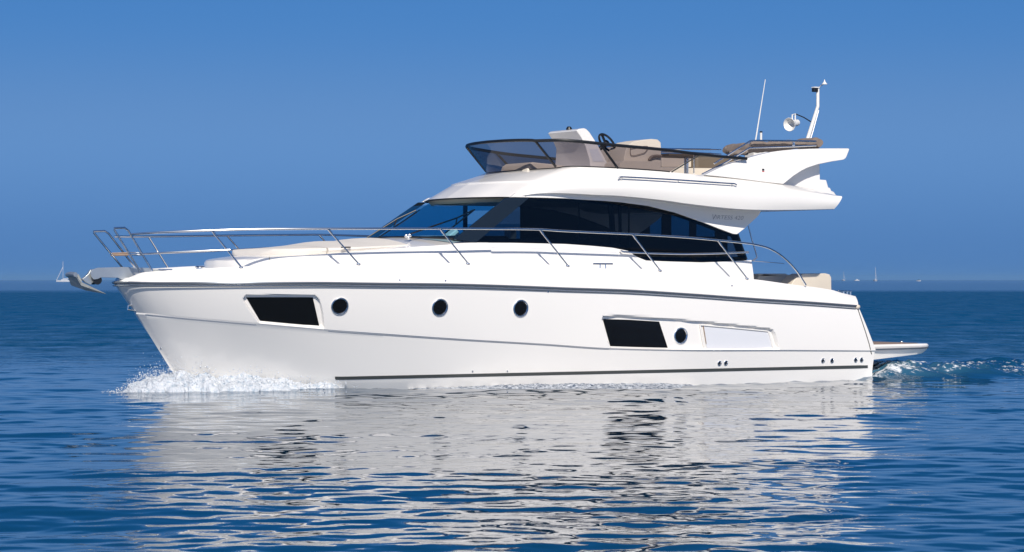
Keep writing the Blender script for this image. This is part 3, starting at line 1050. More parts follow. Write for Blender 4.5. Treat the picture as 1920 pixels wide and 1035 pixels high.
def roll(name, a, bb, r0, n=26, sg=16):
    """crumpled canvas roll between two points"""
    a, bb = Vector(a), Vector(bb); A = (bb - a).normalized(); X = A.orthogonal().normalized(); Y = A.cross(X)
    rows_ = []
    for i in range(n):
        t = i / (n - 1); c = a.lerp(bb, t)
        r1 = r0 * (1 + .12 * math.sin(17 * t) + .08 * math.sin(41 * t + 1)) * (.75 if i in (0, n - 1) else 1)
        rows_.append([c + (X * math.cos(2 * math.pi * k / sg) + Y * math.sin(2 * math.pi * k / sg)) * r1 * (1 + .09 * math.sin(3 * 2 * math.pi * k / sg + 9 * t) + .05 * random.uniform(-1, 1)) for k in range(sg)])
    m_ = MB().grid(rows_, True)
    m_.add(rows_[0], [tuple(range(sg))]); m_.add(rows_[-1], [tuple(range(sg))])
    return m_.build(name, M['taupe'], yacht, sharp=60)


e1 = Vector(Ps(1537, 268, 1.35)); e2 = Vector((e1.x, -1.35, e1.z))
roll('bimini_canvas', e1, e2, .09, 40)
c1 = Vector(Ps(1407, 270.5, 1.38)); c2 = Vector(Ps(1530, 269, 1.38))
roll('bimini_canvas', c1, c2, .042, 30)
c3 = Vector(Ps(1358, 281.5, -1.25)); c4 = Vector(Ps(1400, 283, -1.25))
roll('bimini_canvas', c3, c4, .065, 16)
c5 = Vector(Ps(1368, 288, 1.0)); c6 = Vector(Ps(1403, 285, 1.25))
roll('bimini_canvas', c5, c6, .045, 16)
for x in (1487, 1489.5):
    q = Vector(Ps(x, 270, 1.44)); MB().tube([q + Vector((0, 0, .06)), q - Vector((0, 0, .06))], .01, 6).build('bimini_buckle', M['steel'], yacht)

# ---- mast, loudhailer, antennas
def vv(x, y): return Vector(Ps(x, y, .0))


mast = MB().tube([vv(1508, 282), vv(1514, 262), vv(1533.5, 199), vv(1533.5, 165)], [.040, .038, .031, .030], 12).build('mast', M['plastic'], yacht)
MB().tube([vv(1518, 266), vv(1524, 247), vv(1535, 207)], .012, 6).build('mast_cable', M['steel'], mast)
MB().tube([vv(1534, 168), vv(1538, 161), vv(1545, 157)], .012, 6).build('mast_arm', M['steel'], mast)
MB().lathe(vv(1546, 158.3), (0, 0, 1), [(0, .0005), (0, .05), (.012, .05), (.03, .03), (.055, .014), (.09, .004), (.091, .0005)], 16).build('satellite_aerial', M['plastic'], mast)
MB().box(vv(1528, 168.5), (.10, .07, .075)).build('mast_light', M['black'], mast, bevel=.01)
MB().box(vv(1529, 164), (.12, .09, .02)).build('light_bracket', M['plastic'], mast, bevel=.004)
hc = vv(1480, 233.5); hx = (vv(1508, 228) - hc + Vector((0, -.12, 0))).normalized()
MB().lathe(hc, hx, [(.012, .105), (0, .123), (-.004, .118), (.01, .105), (.05, .075), (.10, .045), (.12, .02), (.10, .0005)], 28).build('loudhailer', M['plastic'], yacht)
MB().lathe(hc, hx, [(0, .123), (.04, .104), (.11, .066), (.15, .060), (.27, .058), (.285, .04), (.30, .0005)], 28).build('loudhailer_body', M['plastic'], yacht)
MB().tube([hc + hx * .10 + Vector((0, 0, .05)), hc + hx * .10 + Vector((0, 0, .16)), hc + hx * .20 + Vector((0, 0, .165)), hc + hx * .20 + Vector((0, 0, .04))], .014, 6).build('loudhailer_bracket', M['plastic'], yacht)
MB().tube([hc + hx * .22 + Vector((0, 0, .16)), vv(1507, 220), vv(1520, 228)], .011, 6).build('loudhailer_arm', M['black'], yacht)
MB().tube([Ps(1416, 268, 1.2), Ps(1435, 149, 1.2)], [.013, .006], 8).build('whip_antenna', M['plastic'], yacht)
MB().tube([Ps(1427, 268, .9), Ps(1427, 248.5, .9)], .02, 10).build('stern_light_post', M['plastic'], yacht)
MB().tube([Ps(1427, 248.5, .9), Ps(1427, 246, .9)], .025, 10).build('stern_light_cap', M['black'], yacht)
# inner arch box seen above the wing
MB().box(Vector(Ps(1425, 287, -1.1)), (.5, .3, .2)).build('radar_box', M['gel'], yacht, bevel=.03)

# ---- rails
RB = pchip([(.0, .36), (.5, .82), (.9, 1.1), (2.6, 1.74), (4.5, 2.0), (6.5, 2.03), (9, 2.02), (12.7, 1.92)])
Brl = lambda u, w: RB(u)
top = [(245.5, 439.3), (301, 435.8), (376, 432.8), (477, 429.8), (580, 429), (700, 428.6), (831, 428.4), (920, 428.8), (1007, 430), (1060, 433.2), (1165.6, 438), (1230, 441.5), (1291, 445.5), (1346.5, 450.5), (1392, 455), (1417, 458.6), (1442, 465.6), (1467, 480.7), (1492, 505.8), (1511, 534.7)]
tr_ = [S(x, y, Brl) for x, y in top]
MB().tube(smooth(tr_, 5), .0165, 8).build('top_rail', M['steel'], yacht)
# starboard rail, measured where it shows
far_px = [(214, 443.5), (280, 443.5), (433, 441.5), (560, 440.3), (605, 440.2), (700, 443), (760, 446)]
stb = []
for x, y in far_px:
    a, b_ = 30., 60.
    for _ in range(40):
        mm = (a + b_) / 2; u, v, w = ray(x, y, mm)
        if v + RB(u) <= 0: b_ = mm
        else: a = mm
    stb.append(ray(x, y, b_))
far_tail = [mir((p[0], p[1], p[2] - .05)) for p in tr_ if p[0] > stb[-1][0] + .6]
fr_ = smooth(stb + far_tail, 5)
MB().tube(fr_, .0165, 8).build('top_rail', M['steel'], yacht)
Bgs = lambda u, w: max(.2, Bs(u) - .15)
stan = [((398, 433.5), (452, 500)), ((615, 430), (672, 494)), ((825, 429), (877, 493)), ((1012, 431), (1064, 497)), ((1186, 440), (1237, 506)), ((1346, 451.5), (1400, 521))]
fstan = []
for a, b_ in stan:
    p = Vector(S(a[0], a[1], Brl)); q = Vector(S(b_[0], b_[1] + .5, Bgs))
    s_ = MB().tube([p, q], .0135, 8).build('stanchion', M['steel'], yacht)
    MB().lathe(q - Vector((0, 0, .01)), (0, 0, 1), [(0, .035), (.012, .033), (.02, .016)], 12).build('stanchion_foot', M['steel'], s_)
    MB().tube([p + Vector((0, 0, .012)), p.lerp(q, .12)], .019, 8).build('rail_clamp', M['steel'], s_)
    # starboard twin
    t_ = min(fr_, key=lambda z: abs(z.x - p.x))
    p2 = Vector((p.x, t_.y, t_.z)); q2 = Vector((q.x, -q.y, q.z - .03))
    s2 = MB().tube([p2, q2], .0135, 8).build('stanchion', M['steel'], yacht)
# middle rails (bow part)
MB().tube(smooth([S(x, y, lambda u, w: RB(u) + .02) for x, y in [(267, 476), (318.6, 473), (380, 470.5), (432, 468.3)]], 4), .0115, 8).build('mid_rail', M['steel'], yacht)
fm = []
for x, y in [(246, 477.5), (330, 474), (400, 471), (470, 466.5), (540, 463)]:
    a, b_ = 30., 60.
    for _ in range(40):
        mm = (a + b_) / 2; u, v, w = ray(x, y, mm)
        if v + RB(u) <= 0: b_ = mm
        else: a = mm
    fm.append(ray(x, y, b_))
MB().tube(smooth(fm, 4), .0115, 8).build('mid_rail', M['steel'], yacht)
# pulpit loops
VN = .38


def loop(v0, fl, tl, tr2, cr_, rl, mid_a, mid_b):
    P = [Ps(*fl, v0), Ps(*tl, v0), Ps(*tr2, v0), Ps(*cr_, v0), Ps(*rl, v0 * 1.3)]
    P = [Vector(p) for p in P]
    pts = [P[0], P[0].lerp(P[1], .97), P[1] + (P[2] - P[1]) * .04, P[1].lerp(P[2], .9), P[3], P[4]]
    o_ = MB().tube(pts, .0165, 8).build('pulpit', M['steel'], yacht)
    return o_


n1 = loop(VN, (266, 514), (212.7, 427.8), (236, 427), (240.5, 432), (285.4, 507.4), None, None)
f1 = loop(-VN, (239, 513), (174, 434), (199, 433), (204, 438), (253, 501), None, None)
MB().tube([Ps(246, 477.3, VN), Ps(267, 478, VN * 1.1)], .014, 6).build('pulpit_step', M['steel'], n1)
MB().tube([Ps(243, 473.5, VN), Ps(265, 474.5, VN * 1.1)], .010, 6).build('pulpit_step', M['steel'], n1)
for dy in (0, 3.2):
    a = Vector(Ps(208, 475.5 + dy, -VN)); b_ = Vector(Ps(240, 474.5 + dy, -VN))
    MB().tube([a, b_], .016, 6).build('pulpit_step', M['teak'], f1)
# cabin side handrail below the window
chr_ = smooth([S(x, y, lambda u, w: Bcab(u, w) + .07) for x, y in [(1166, 471), (1175, 472.8), (1230, 475.3), (1291, 476.3), (1350, 475.2), (1403, 473)]], 5)
MB().tube([chr_[0] - Vector((0, .06, 0))] + chr_ + [chr_[-1] - Vector((0, .07, 0))], .017, 8).build('cabin_handrail', M['steel'], yacht)
# strut holding the flybridge tail
MB().tube(smooth([Ps(1403.5, 423, 1.35), Ps(1411, 452, 1.38), Ps(1419, 479, 1.4), Ps(1418, 484, 1.4), Ps(1411, 489, 1.4)], 3), .013, 8).build('flybridge_strut', M['steel'], yacht)
MB().tube([Ps(1409, 489, .2), Ps(1470, 494, .2)], .006, 6).build('far_rail', M['steel'], yacht)
# midship cleats and stern cleats
q = Vector(S(1130, 500, Bgs))
c_ = MB().tube([q + Vector((-.19, 0, .045)), q + Vector((.19, 0, .045))], .014, 6)
for dx in (-.05, .05): c_.tube([q + Vector((dx, 0, .045)), q + Vector((dx * 1.1, 0, -.03))], .013, 6)
c_.build('mooring_cleat', M['steel'], yacht)
for x in (1582, 1589, 1595):
    q = Vector(Ps(x, 546, 1.5)); MB().tube([q + Vector((0, 0, .01)), q - Vector((0, 0, .1))], .014, 6).build('stern_bollard', M['steel'], yacht)
MB().tube([Ps(1572, 545.2, 1.5), Ps(1597, 546, 1.5)], .014, 6).build('mooring_cleat', M['steel'], yacht)

# cockpit seat backs
seat('cockpit_seat', [(1420, 530), (1421, 519), (1427, 514), (1440, 513), (1474, 513), (1484, 517), (1488, 540)], -.2, .35, M['cream'], .05)
seat('cockpit_seat', [(1480, 540), (1488, 527), (1497, 517), (1508, 513), (1548, 512.5), (1556, 514.5), (1559, 520), (1559.5, 548), (1490, 548)], .55, .35, M['cream'], .09)

# ---- bow roller and anchor
ro = [(290, 514), (284, 502.5), (231, 500.5), (184, 502), (173, 505.5), (170, 512), (171.5, 519), (176, 524), (184, 523), (190, 520), (222, 520.8), (240, 530)]
br_o = plate([Ps(x, y, .10) for x, y in ro], .02).build('bow_roller', M['galv_plate'], yacht, bevel=.004)
plate([Ps(x, y, -.08) for x, y in ro], .02).build('roller_cheek', M['galv_plate'], br_o, bevel=.004)
q = Vector(Ps(179, 525, 0))
MB().lathe(q - Vector((0, .08, 0)), (0, 1, 0), [(0, .0005), (0, .07), (.08, .05), (.16, .07), (.16, .0005)], 18).build('roller_wheel', M['black'], br_o)
# anchor: shank plate, crown and plough fluke
shank = [(166, 513), (170, 506), (176, 504.5), (181, 508), (184, 516), (176, 528), (170, 534), (160, 529), (154, 523), (160, 519)]
anc = plate([Ps(x, y, .03) for x, y in shank], .06).build('anchor', M['galv_plate'], yacht, bevel=.006)
tip = Vector(Ps(202, 552, 0)); h1 = Vector(Ps(134, 515, .0)); mid = Vector(Ps(160, 537, 0)); bot = Vector(Ps(142, 535, .0)); ridge = Vector(Ps(152, 528, 0))
b = MB()
L_ = h1 + Vector((0, .17, -.02)); R_ = h1 + Vector((0, -.17, -.02))
Lb = bot + Vector((0, .2, .0)); Rb_ = bot + Vector((0, -.2, 0))
b.add([h1, ridge, tip, L_, R_, Lb, Rb_, mid - Vector((0, 0, .06))], [(0, 1, 3), (0, 4, 1), (1, 2, 5), (3, 1, 5), (1, 6, 2), (4, 6, 1), (5, 2, 7), (6, 7, 2), (5, 7, 3), (6, 4, 7), (3, 7, 0), (7, 4, 0)])
b.build('anchor_fluke', M['galv'], anc, sharp=20, bevel=.01)
MB().tube([h1 + Vector((0, .16, 0)), h1 + Vector((-.01, 0, .01)), h1 + Vector((0, -.16, 0))], .035, 8).build('anchor_roll_bar', M['galv_plate'], anc)
MB().tube([Ps(145, 515, 0), Ps(152, 528, 0)], .02, 6).build('anchor_shank_arm', M['galv'], anc)
MB().tube([Ps(250, 506, .05), Ps(290, 507, .05), Ps(312, 508, .05)], .022, 6).build('anchor_chain', M['galv'], anc)
wq = Vector(Ps(375, 505, .1))
wd = MB().lathe(wq - Vector((0, 0, .09)), (0, 0, 1), [(0, .09), (.05, .09), (.07, .06), (.11, .06), (.125, .08), (.14, .06), (.141, .0005)], 18)
wd.build('windlass', M['steel'], yacht)
MB().box(Vector(Ps(310, 505.5, .5)), (.22, .03, .02)).build('mooring_cleat', M['steel'], yacht, bevel=.005)

# ================================================================ distant boats
def far_sailboat(px, D, length, mast_h, yaw, label, jib=False):
    x = (px - CX) / FPX * D
    r = empty('sailing_boat', (x, D, 0), yaw)
    tag(r, label, 'sailing boat')
    L = length
    secs = []
    for t in [i / 12 for i in range(13)]:
        xx = -L / 2 + L * t
        bw = .16 * L * math.sin(math.pi * min(1, .12 + t * .62)) * (1 if t < .75 else math.sqrt(max(0.02, (1 - t) / .25)))
        secs.append([(xx, -bw, .1 * L), (xx, -bw * .8, .02), (xx, 0, -.3), (xx, bw * .8, .02), (xx, bw, .1 * L), (xx, 0, .108 * L)])
    b = MB(); b.grid(secs, True)
    b.build('hull', M['farwhite'], r, local=False)
    b = MB().box((-.02 * L, 0, .125 * L), (.42 * L, .17 * L, .05 * L)).build('cabin', M['farwhite'], r, local=False, bevel=.1)
    MB().tube([(.08 * L, 0, .1 * L), (.08 * L, 0, mast_h)], .14, 6).build('mast', M['farwhite'], r, local=False)
    MB().tube([(.08 * L, 0, .2 * L), (-.33 * L, 0, .2 * L)], .22, 6).build('boom', M['farwhite'], r, local=False)
    MB().tube([(.49 * L, 0, .1 * L), (.08 * L, 0, mast_h * .72)], .10 if not jib else .2, 5).build('furled_jib', M['farwhite'], r, local=False)
    return r


def far_motorboat(px, D, length, yaw, label, canopy=None):
    x = (px - CX) / FPX * D
    r = empty('motor_boat', (x, D, 0), yaw)
    tag(r, label, 'motor boat')
    L = length; secs = []
    for t in [i / 10 for i in range(11)]:
        xx = -L / 2 + L * t
        bw = .17 * L * (1 if t < .6 else math.sqrt(max(.02, 1 - ((t - .6) / .4) ** 2)))
        h = .15 * L + .06 * L * t
        secs.append([(xx, -bw, h), (xx, -bw * .8, .02), (xx, 0, -.2), (xx, bw * .8, .02), (xx, bw, h), (xx, 0, h + .02 * L)])
    b = MB(); b.grid(secs, True); b.build('hull', M['farwhite'], r, local=False)
    rows_ = [[(-.2 * L, -.12 * L, .15 * L), (.2 * L, -.12 * L, .18 * L), (.2 * L, .12 * L, .18 * L), (-.2 * L, .12 * L, .15 * L)],
             [(-.16 * L, -.1 * L, .30 * L), (.05 * L, -.1 * L, .31 * L), (.05 * L, .1 * L, .31 * L), (-.16 * L, .1 * L, .30 * L)]]
    b = MB().grid(rows_, True); b.add(rows_[1], [(0, 1, 2, 3)])
    b.build('cabin', canopy or M['farwhite'], r, local=False, flat=True)
    return r


far_sailboat(120.5, 1750, 11.5, 15.0, math.pi, 'far sailing boat with bare mast, seen beside the yacht anchor', True)
far_sailboat(1641, 2300, 10.5, 13.5, R(-80), 'sailing boat seen end-on between two motor boats on the horizon right of the yacht')
far_sailboat(1581.5, 3000, 9.5, 11.5, R(-70), 'tiny sailing boat on the horizon just behind the cockpit of the yacht')
far_motorboat(1607, 3000, 6.5, R(20), 'white motor boat on the horizon between the two distant sailing boats')
far_motorboat(1723, 2300, 5.0, R(35), 'small motor boat with a dark canopy, rightmost on the horizon', M['black'])

# ================================================================ the sea
rng = np.random.default_rng(7)


def wave_set(n, lmin, lmax, slope, spread, mean=math.pi / 2):
    out = []
    for i in range(n):
        lam = lmin * (lmax / lmin) ** ((i + rng.random()) / n)
        k = 2 * math.pi / lam
        th = mean + rng.normal() * spread
        out.append((k * math.cos(th), k * math.sin(th), slope / math.sqrt(n) * math.sqrt(2) / k, rng.random() * 2 * math.pi, lam))
    return out


WAVES = wave_set(14, 2.2, 8.0, .015, .45) + wave_set(26, .9, 2.4, .016, .55) + wave_set(56, .14, .9, .044, .75)


def vnoise(x, y, seed=0):
    """smooth value noise on numpy arrays"""
    xi, yi = np.floor(x), np.floor(y)
    fx, fy = x - xi, y - yi
    fx = fx * fx * (3 - 2 * fx); fy = fy * fy * (3 - 2 * fy)

    def hsh(a, b):
        q = np.sin(a * 127.1 + b * 311.7 + seed * 74.7) * 43758.5453
        return q - np.floor(q)
    a = hsh(xi, yi); b = hsh(xi + 1, yi); c = hsh(xi, yi + 1); d = hsh(xi + 1, yi + 1)
    return (a * (1 - fx) + b * fx) * (1 - fy) + (c * (1 - fx) + d * fx) * fy


def fbm(x, y, o=4, seed=0):
    s = 0; a = .5
    for i in range(o):
        s = s + a * vnoise(x * 2 ** i, y * 2 ** i, seed + i * 3); a *= .5
    return s


def interp_tab(tab, x):
    return np.interp(x, [a for a, b in tab], [b for a, b in tab])


def sea_height(X, Y, spacing):
    Z = np.zeros_like(X)
    # gusts: fine ripples stronger in some patches
    gust = .55 + .9 * fbm(X / 7.0, Y / 9.0, 3, 5)
    # calm lane close to the hull on the camera side
    for kx, ky, a, ph, lam in WAVES:
        att = np.clip((lam / spacing - 2.5) / 2.5, 0, 1)
        g = gust if lam < 1.2 else 1.0
        Z += a * att * g * np.sin(kx * X + ky * Y + ph)
    u = (X - BX) * CA + (Y - BY) * SA
    v = (X - BX) * SA - (Y - BY) * CA
    bw = interp_tab([(-3, 0), (1.3, 0), (2.5, .66), (3.5, 1.14), (4.5, 1.44), (6, 1.74), (9, 1.92), (12.6, 1.95), (40, 1.95)], u)
    d = np.abs(v) - bw
    # bow wave and the trough behind it
    amp = interp_tab([(-1, 0), (0, .0), (.8, .04), (1.5, .06), (2.4, .06), (3.2, .04), (4.0, .0), (5.4, .0), (6.5, -.02), (7.8, -.02), (9.5, -.01), (11.5, .0), (13, .0)], u)
    sig = interp_tab([(-2, .5), (2, .6), (4, .9), (7, 1.4), (13, 1.6)], u)
    Z += amp * np.exp(-(np.maximum(d, -.2) / sig) ** 2)
    # diverging wave
    ridge = np.abs(v) - (bw + .3 + np.maximum(u - 3, 0) * .33)
    Z += .016 * np.exp(-(ridge / .5) ** 2) * np.clip((u - 2.5) / 2, 0, 1) * np.exp(-np.maximum(u - 3, 0) / 9)
    # small chop hugging the hull
    near = np.exp(-(np.maximum(d, 0) / .55) ** 2) * (u > 3.5) * (u < 13.5)
    Z += near * .14 * (fbm(X * 3.2, Y * 3.2, 3, 9) - .5) * np.clip(.35 / spacing, 0, 1)
    # wake
    wk = np.clip((u - 12.45) / .6, 0, 1) * np.exp(-np.maximum(np.abs(v) - 1.7 - .07 * (u - 12), 0) ** 2 / .5) * np.exp(-np.maximum(u - 17, 0) / 22)
    Z += wk * (.42 * (fbm(X * 1.2, Y * 1.0, 4, 21) - .5) + .22 * (fbm(X * 4.1, Y * 4.1, 4, 23) - .5) + .18 * np.exp(-((u - 14.6) / 1.5) ** 2) + .08 * np.exp(-((u - 19) / 3) ** 2))
    Z -= .04 * np.exp(-((u - 12.9) / .6) ** 2) * (np.abs(v) < 2.2)
    foam = wk * (.60 + .26 * np.exp(-((u - 14) / 1.8) ** 2) + 1.5 * (fbm(u * .6, v * 1.8, 3, 41) - .45))
    aer = wk * np.exp(-np.maximum(u - 14, 0) / 2.2)
    # foam skirts along the hull
    sk = np.exp(-(np.maximum(d, 0) / .22) ** 2) * (u > 4.6) * (u < 9.6) * interp_tab([(4.6, 0), (5.2, 1), (8.6, 1), (9.6, .0)], u)
    foam = np.maximum(foam, sk * .95 * (v > 0))
    sk2 = np.exp(-((d - .05) / .35) ** 2) * np.clip((u - 9.5) / 1.5, 0, 1) * (u < 15.5)
    foam = np.maximum(foam, sk2 * .55)
    return Z, foam, aer


rowsY = list(np.arange(-60, 8, 2.0)) + list(np.arange(8, 13, .15))
y = 13.0
while y < 75:
    rowsY.append(y); y *= 1.0024
while y < 400:
    rowsY.append(y); y *= 1.008
while y < 12000:
    rowsY.append(y); y *= 1.06
rowsY = np.array(rowsY)
NC = 960
c = np.linspace(-1, 1, NC)
c = .36 * c + .64 * c ** 3
hw = 45 + np.maximum(rowsY, 0) * .42 + 1.6 * np.maximum(rowsY - 50, 0)
Xg = c[None, :] * hw[:, None]; Yg = np.repeat(rowsY[:, None], NC, 1)
spc = np.maximum(np.gradient(rowsY)[:, None] * np.ones_like(Xg), np.gradient(c)[None, :] * hw[:, None])
Zg, Fg, Ag = sea_height(Xg, Yg, spc)
me = bpy.data.meshes.new('sea')
nr, nc = Xg.shape
co_ = np.stack([Xg, Yg, Zg], -1).reshape(-1, 3)
idx = np.arange(nr * nc).reshape(nr, nc)
q = np.stack([idx[:-1, :-1], idx[:-1, 1:], idx[1:, 1:], idx[1:, :-1]], -1).reshape(-1, 4)
me.vertices.add(len(co_)); me.vertices.foreach_set('co', co_.ravel().astype(np.float32))
me.loops.add(q.size); me.loops.foreach_set('vertex_index', q.ravel().astype(np.int32))
me.polygons.add(len(q)); me.polygons.foreach_set('loop_start', np.arange(0, q.size, 4, dtype=np.int32))
me.update(calc_edges=True)
me.polygons.foreach_set('use_smooth', [True] * len(me.polygons))
for nm, arr in (('foam', Fg), ('aerated', Ag)):
    at = me.attributes.new(nm, 'FLOAT', 'POINT'); at.data.foreach_set('value', arr.ravel().astype(np.float32))
sea = bpy.data.objects.new('sea', me); COL.objects.link(sea); tag(sea, kind='structure')


def water_material():
    m = bpy.data.materials.new('sea_water'); m.use_nodes = True
    nt = m.node_tree; N, K = nt.nodes, nt.links
    b = N['Principled BSDF']
    b.inputs['IOR'].default_value = 1.333
    geo = N.new('ShaderNodeNewGeometry')
    sep = N.new('ShaderNodeSeparateXYZ'); K.new(geo.outputs['Position'], sep.inputs[0])
    # body colour, greener where the propellers stir air in
    mixc = N.new('ShaderNodeMix'); mixc.data_type = 'RGBA'
    mixc.inputs['A'].default_value = (0.0, 0.060, 0.158, 1)
    mixc.inputs['B'].default_value = (0.04, 0.13, 0.21, 1)
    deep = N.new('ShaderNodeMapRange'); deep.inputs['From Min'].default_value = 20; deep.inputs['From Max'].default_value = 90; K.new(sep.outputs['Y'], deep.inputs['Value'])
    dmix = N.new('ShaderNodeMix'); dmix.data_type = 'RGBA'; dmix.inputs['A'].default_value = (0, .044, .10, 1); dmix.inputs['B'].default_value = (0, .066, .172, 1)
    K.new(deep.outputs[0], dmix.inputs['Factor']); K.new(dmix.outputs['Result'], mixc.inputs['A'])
    aa = N.new('ShaderNodeAttribute'); aa.attribute_name = 'aerated'
    K.new(aa.outputs['Fac'], mixc.inputs['Factor'])
    fa = N.new('ShaderNodeAttribute'); fa.attribute_name = 'foam'
    mp = N.new('ShaderNodeMapping'); mp.inputs['Scale'].default_value = (8, 8, 8)
    K.new(geo.outputs['Position'], mp.inputs[0])
    nz = N.new('ShaderNodeTexNoise'); nz.inputs['Scale'].default_value = 1.0; nz.inputs['Detail'].default_value = 8; nz.inputs['Roughness'].default_value = .7
    K.new(mp.outputs[0], nz.inputs['Vector'])
    th = N.new('ShaderNodeMath'); th.operation = 'MULTIPLY_ADD'; th.inputs[1].default_value = .45; th.inputs[2].default_value = -.84
    K.new(fa.outputs['Fac'], th.inputs[0])
    ad = N.new('ShaderNodeMath'); ad.operation = 'ADD'; K.new(nz.outputs['Fac'], ad.inputs[0]); K.new(th.outputs[0], ad.inputs[1])
    sc = N.new('ShaderNodeMath'); sc.operation = 'MULTIPLY'; sc.use_clamp = True; sc.inputs[1].default_value = 9.0
    K.new(ad.outputs[0], sc.inputs[0])
    mf = N.new('ShaderNodeMix'); mf.data_type = 'RGBA'; mf.inputs['B'].default_value = (.72, .74, .76, 1)
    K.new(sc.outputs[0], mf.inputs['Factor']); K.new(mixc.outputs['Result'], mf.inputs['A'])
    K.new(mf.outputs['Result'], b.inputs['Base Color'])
    rr = N.new('ShaderNodeMapRange'); rr.inputs['From Min'].default_value = 30; rr.inputs['From Max'].default_value = 400
    rr.inputs['To Min'].default_value = .004; rr.inputs['To Max'].default_value = .16
    K.new(sep.outputs['Y'], rr.inputs['Value'])
    mr = N.new('ShaderNodeMix'); mr.data_type = 'FLOAT'; mr.inputs['B'].default_value = .7
    K.new(sc.outputs[0], mr.inputs['Factor']); K.new(rr.outputs[0], mr.inputs['A'])
    K.new(mr.outputs[0], b.inputs['Roughness'])
    # share of mirror reflection: Fresnel, limited from ~45 m out by the unresolved chop, free again on the slick
    sp = N.new('ShaderNodeValToRGB'); sp.color_ramp.interpolation = 'LINEAR'
    yr = N.new('ShaderNodeMapRange'); yr.inputs['From Max'].default_value = 1000
    wob = N.new('ShaderNodeTexNoise'); wob.inputs['Scale'].default_value = .012; K.new(geo.outputs['Position'], wob.inputs['Vector'])
    wy = N.new('ShaderNodeMath'); wy.operation = 'MULTIPLY_ADD'; wy.inputs[1].default_value = 70; wy.inputs[2].default_value = -35
    wy2 = N.new('ShaderNodeMath'); wy2.operation = 'ADD'
    K.new(wob.outputs['Fac'], wy.inputs[0]); K.new(wy.outputs[0], wy2.inputs[0]); K.new(sep.outputs['Y'], wy2.inputs[1])
    K.new(wy2.outputs[0], yr.inputs['Value']); K.new(yr.outputs[0], sp.inputs[0])
    pts_ = [(0, 1), (.034, .9), (.058, .38), (.12, .24), (.31, .24), (.37, .95), (1, 1)]
    while len(sp.color_ramp.elements) < len(pts_): sp.color_ramp.elements.new(.5)
    for e_, (p_, v_) in zip(sp.color_ramp.elements, pts_): e_.position = p_; e_.color = (v_, v_, v_, 1)
    # ripples: fine everywhere, longer ones far out, and a slick band beyond 370 m
    m2 = N.new('ShaderNodeMapping'); m2.inputs['Scale'].default_value = (2.6, 4.2, 1)
    K.new(geo.outputs['Position'], m2.inputs[0])
    n2 = N.new('ShaderNodeTexNoise'); n2.inputs['Scale'].default_value = 1.5; n2.inputs['Detail'].default_value = 4; n2.inputs['Roughness'].default_value = .55
    K.new(m2.outputs[0], n2.inputs['Vector'])
    n3 = N.new('ShaderNodeTexNoise'); n3.inputs['Scale'].default_value = .35; n3.inputs['Detail'].default_value = 6; n3.inputs['Roughness'].default_value = .6
    K.new(geo.outputs['Position'], n3.inputs['Vector'])
    far = N.new('ShaderNodeMapRange'); far.inputs['From Min'].default_value = 40; far.inputs['From Max'].default_value = 90
    K.new(sep.outputs['Y'], far.inputs['Value'])
    slick = N.new('ShaderNodeMapRange'); slick.inputs['From Min'].default_value = 340; slick.inputs['From Max'].default_value = 400
    slick.inputs['To Min'].default_value = 1.0; slick.inputs['To Max'].default_value = .25
    K.new(sep.outputs['Y'], slick.inputs['Value'])
    s1 = N.new('ShaderNodeMath'); s1.operation = 'MULTIPLY'; K.new(far.outputs[0], s1.inputs[0]); K.new(slick.outputs[0], s1.inputs[1])
    b1 = N.new('ShaderNodeBump'); b1.inputs['Distance'].default_value = .012; b1.inputs['Strength'].default_value = .06
    K.new(n2.outputs['Fac'], b1.inputs['Height'])
    b2 = N.new('ShaderNodeBump'); b2.inputs['Distance'].default_value = .9
    K.new(s1.outputs[0], b2.inputs['Strength']); K.new(n3.outputs['Fac'], b2.inputs['Height']); K.new(b1.outputs[0], b2.inputs['Normal'])
    K.new(b2.outputs[0], b.inputs['Normal'])
    b.inputs['Specular IOR Level'].default_value = 0
    b.inputs['Roughness'].default_value = 1
    for l_ in list(b.inputs['Roughness'].links): K.remove(l_)
    gl = N.new('ShaderNodeBsdfGlossy'); K.new(rr.outputs[0], gl.inputs['Roughness']); K.new(b2.outputs[0], gl.inputs['Normal'])
    fr = N.new('ShaderNodeFresnel'); fr.inputs['IOR'].default_value = 1.45; K.new(b2.outputs[0], fr.inputs['Normal'])
    # wavelet faces: the limited share varies from face to face
    wm = N.new('ShaderNodeMapping'); wm.inputs['Scale'].default_value = (.85, .26, 1); K.new(geo.outputs['Position'], wm.inputs[0])
    wnz = N.new('ShaderNodeTexNoise'); wnz.inputs['Scale'].default_value = 1.0; wnz.inputs['Detail'].default_value = 4; wnz.inputs['Roughness'].default_value = .6
    K.new(wm.outputs[0], wnz.inputs['Vector'])
    wr = N.new('ShaderNodeMapRange'); wr.inputs['From Min'].default_value = .35; wr.inputs['From Max'].default_value = .65
    wr.inputs['To Min'].default_value = .35; wr.inputs['To Max'].default_value = 1.7
    K.new(wnz.outputs['Fac'], wr.inputs['Value'])
    calm = N.new('ShaderNodeMapRange'); calm.inputs['From Min'].default_value = .4; calm.inputs['From Max'].default_value = .6; K.new(sp.outputs[0], calm.inputs['Value'])
    wmix = N.new('ShaderNodeMix'); wmix.data_type = 'FLOAT'; wmix.inputs['B'].default_value = 1.0
    K.new(calm.outputs[0], wmix.inputs['Factor']); K.new(wr.outputs[0], wmix.inputs['A'])
    cap = N.new('ShaderNodeMath'); cap.operation = 'MULTIPLY'; K.new(sp.outputs[0], cap.inputs[0]); K.new(wmix.outputs[0], cap.inputs[1])
    mn = N.new('ShaderNodeMath'); mn.operation = 'MINIMUM'; K.new(fr.outputs[0], mn.inputs[0]); K.new(cap.outputs[0], mn.inputs[1])
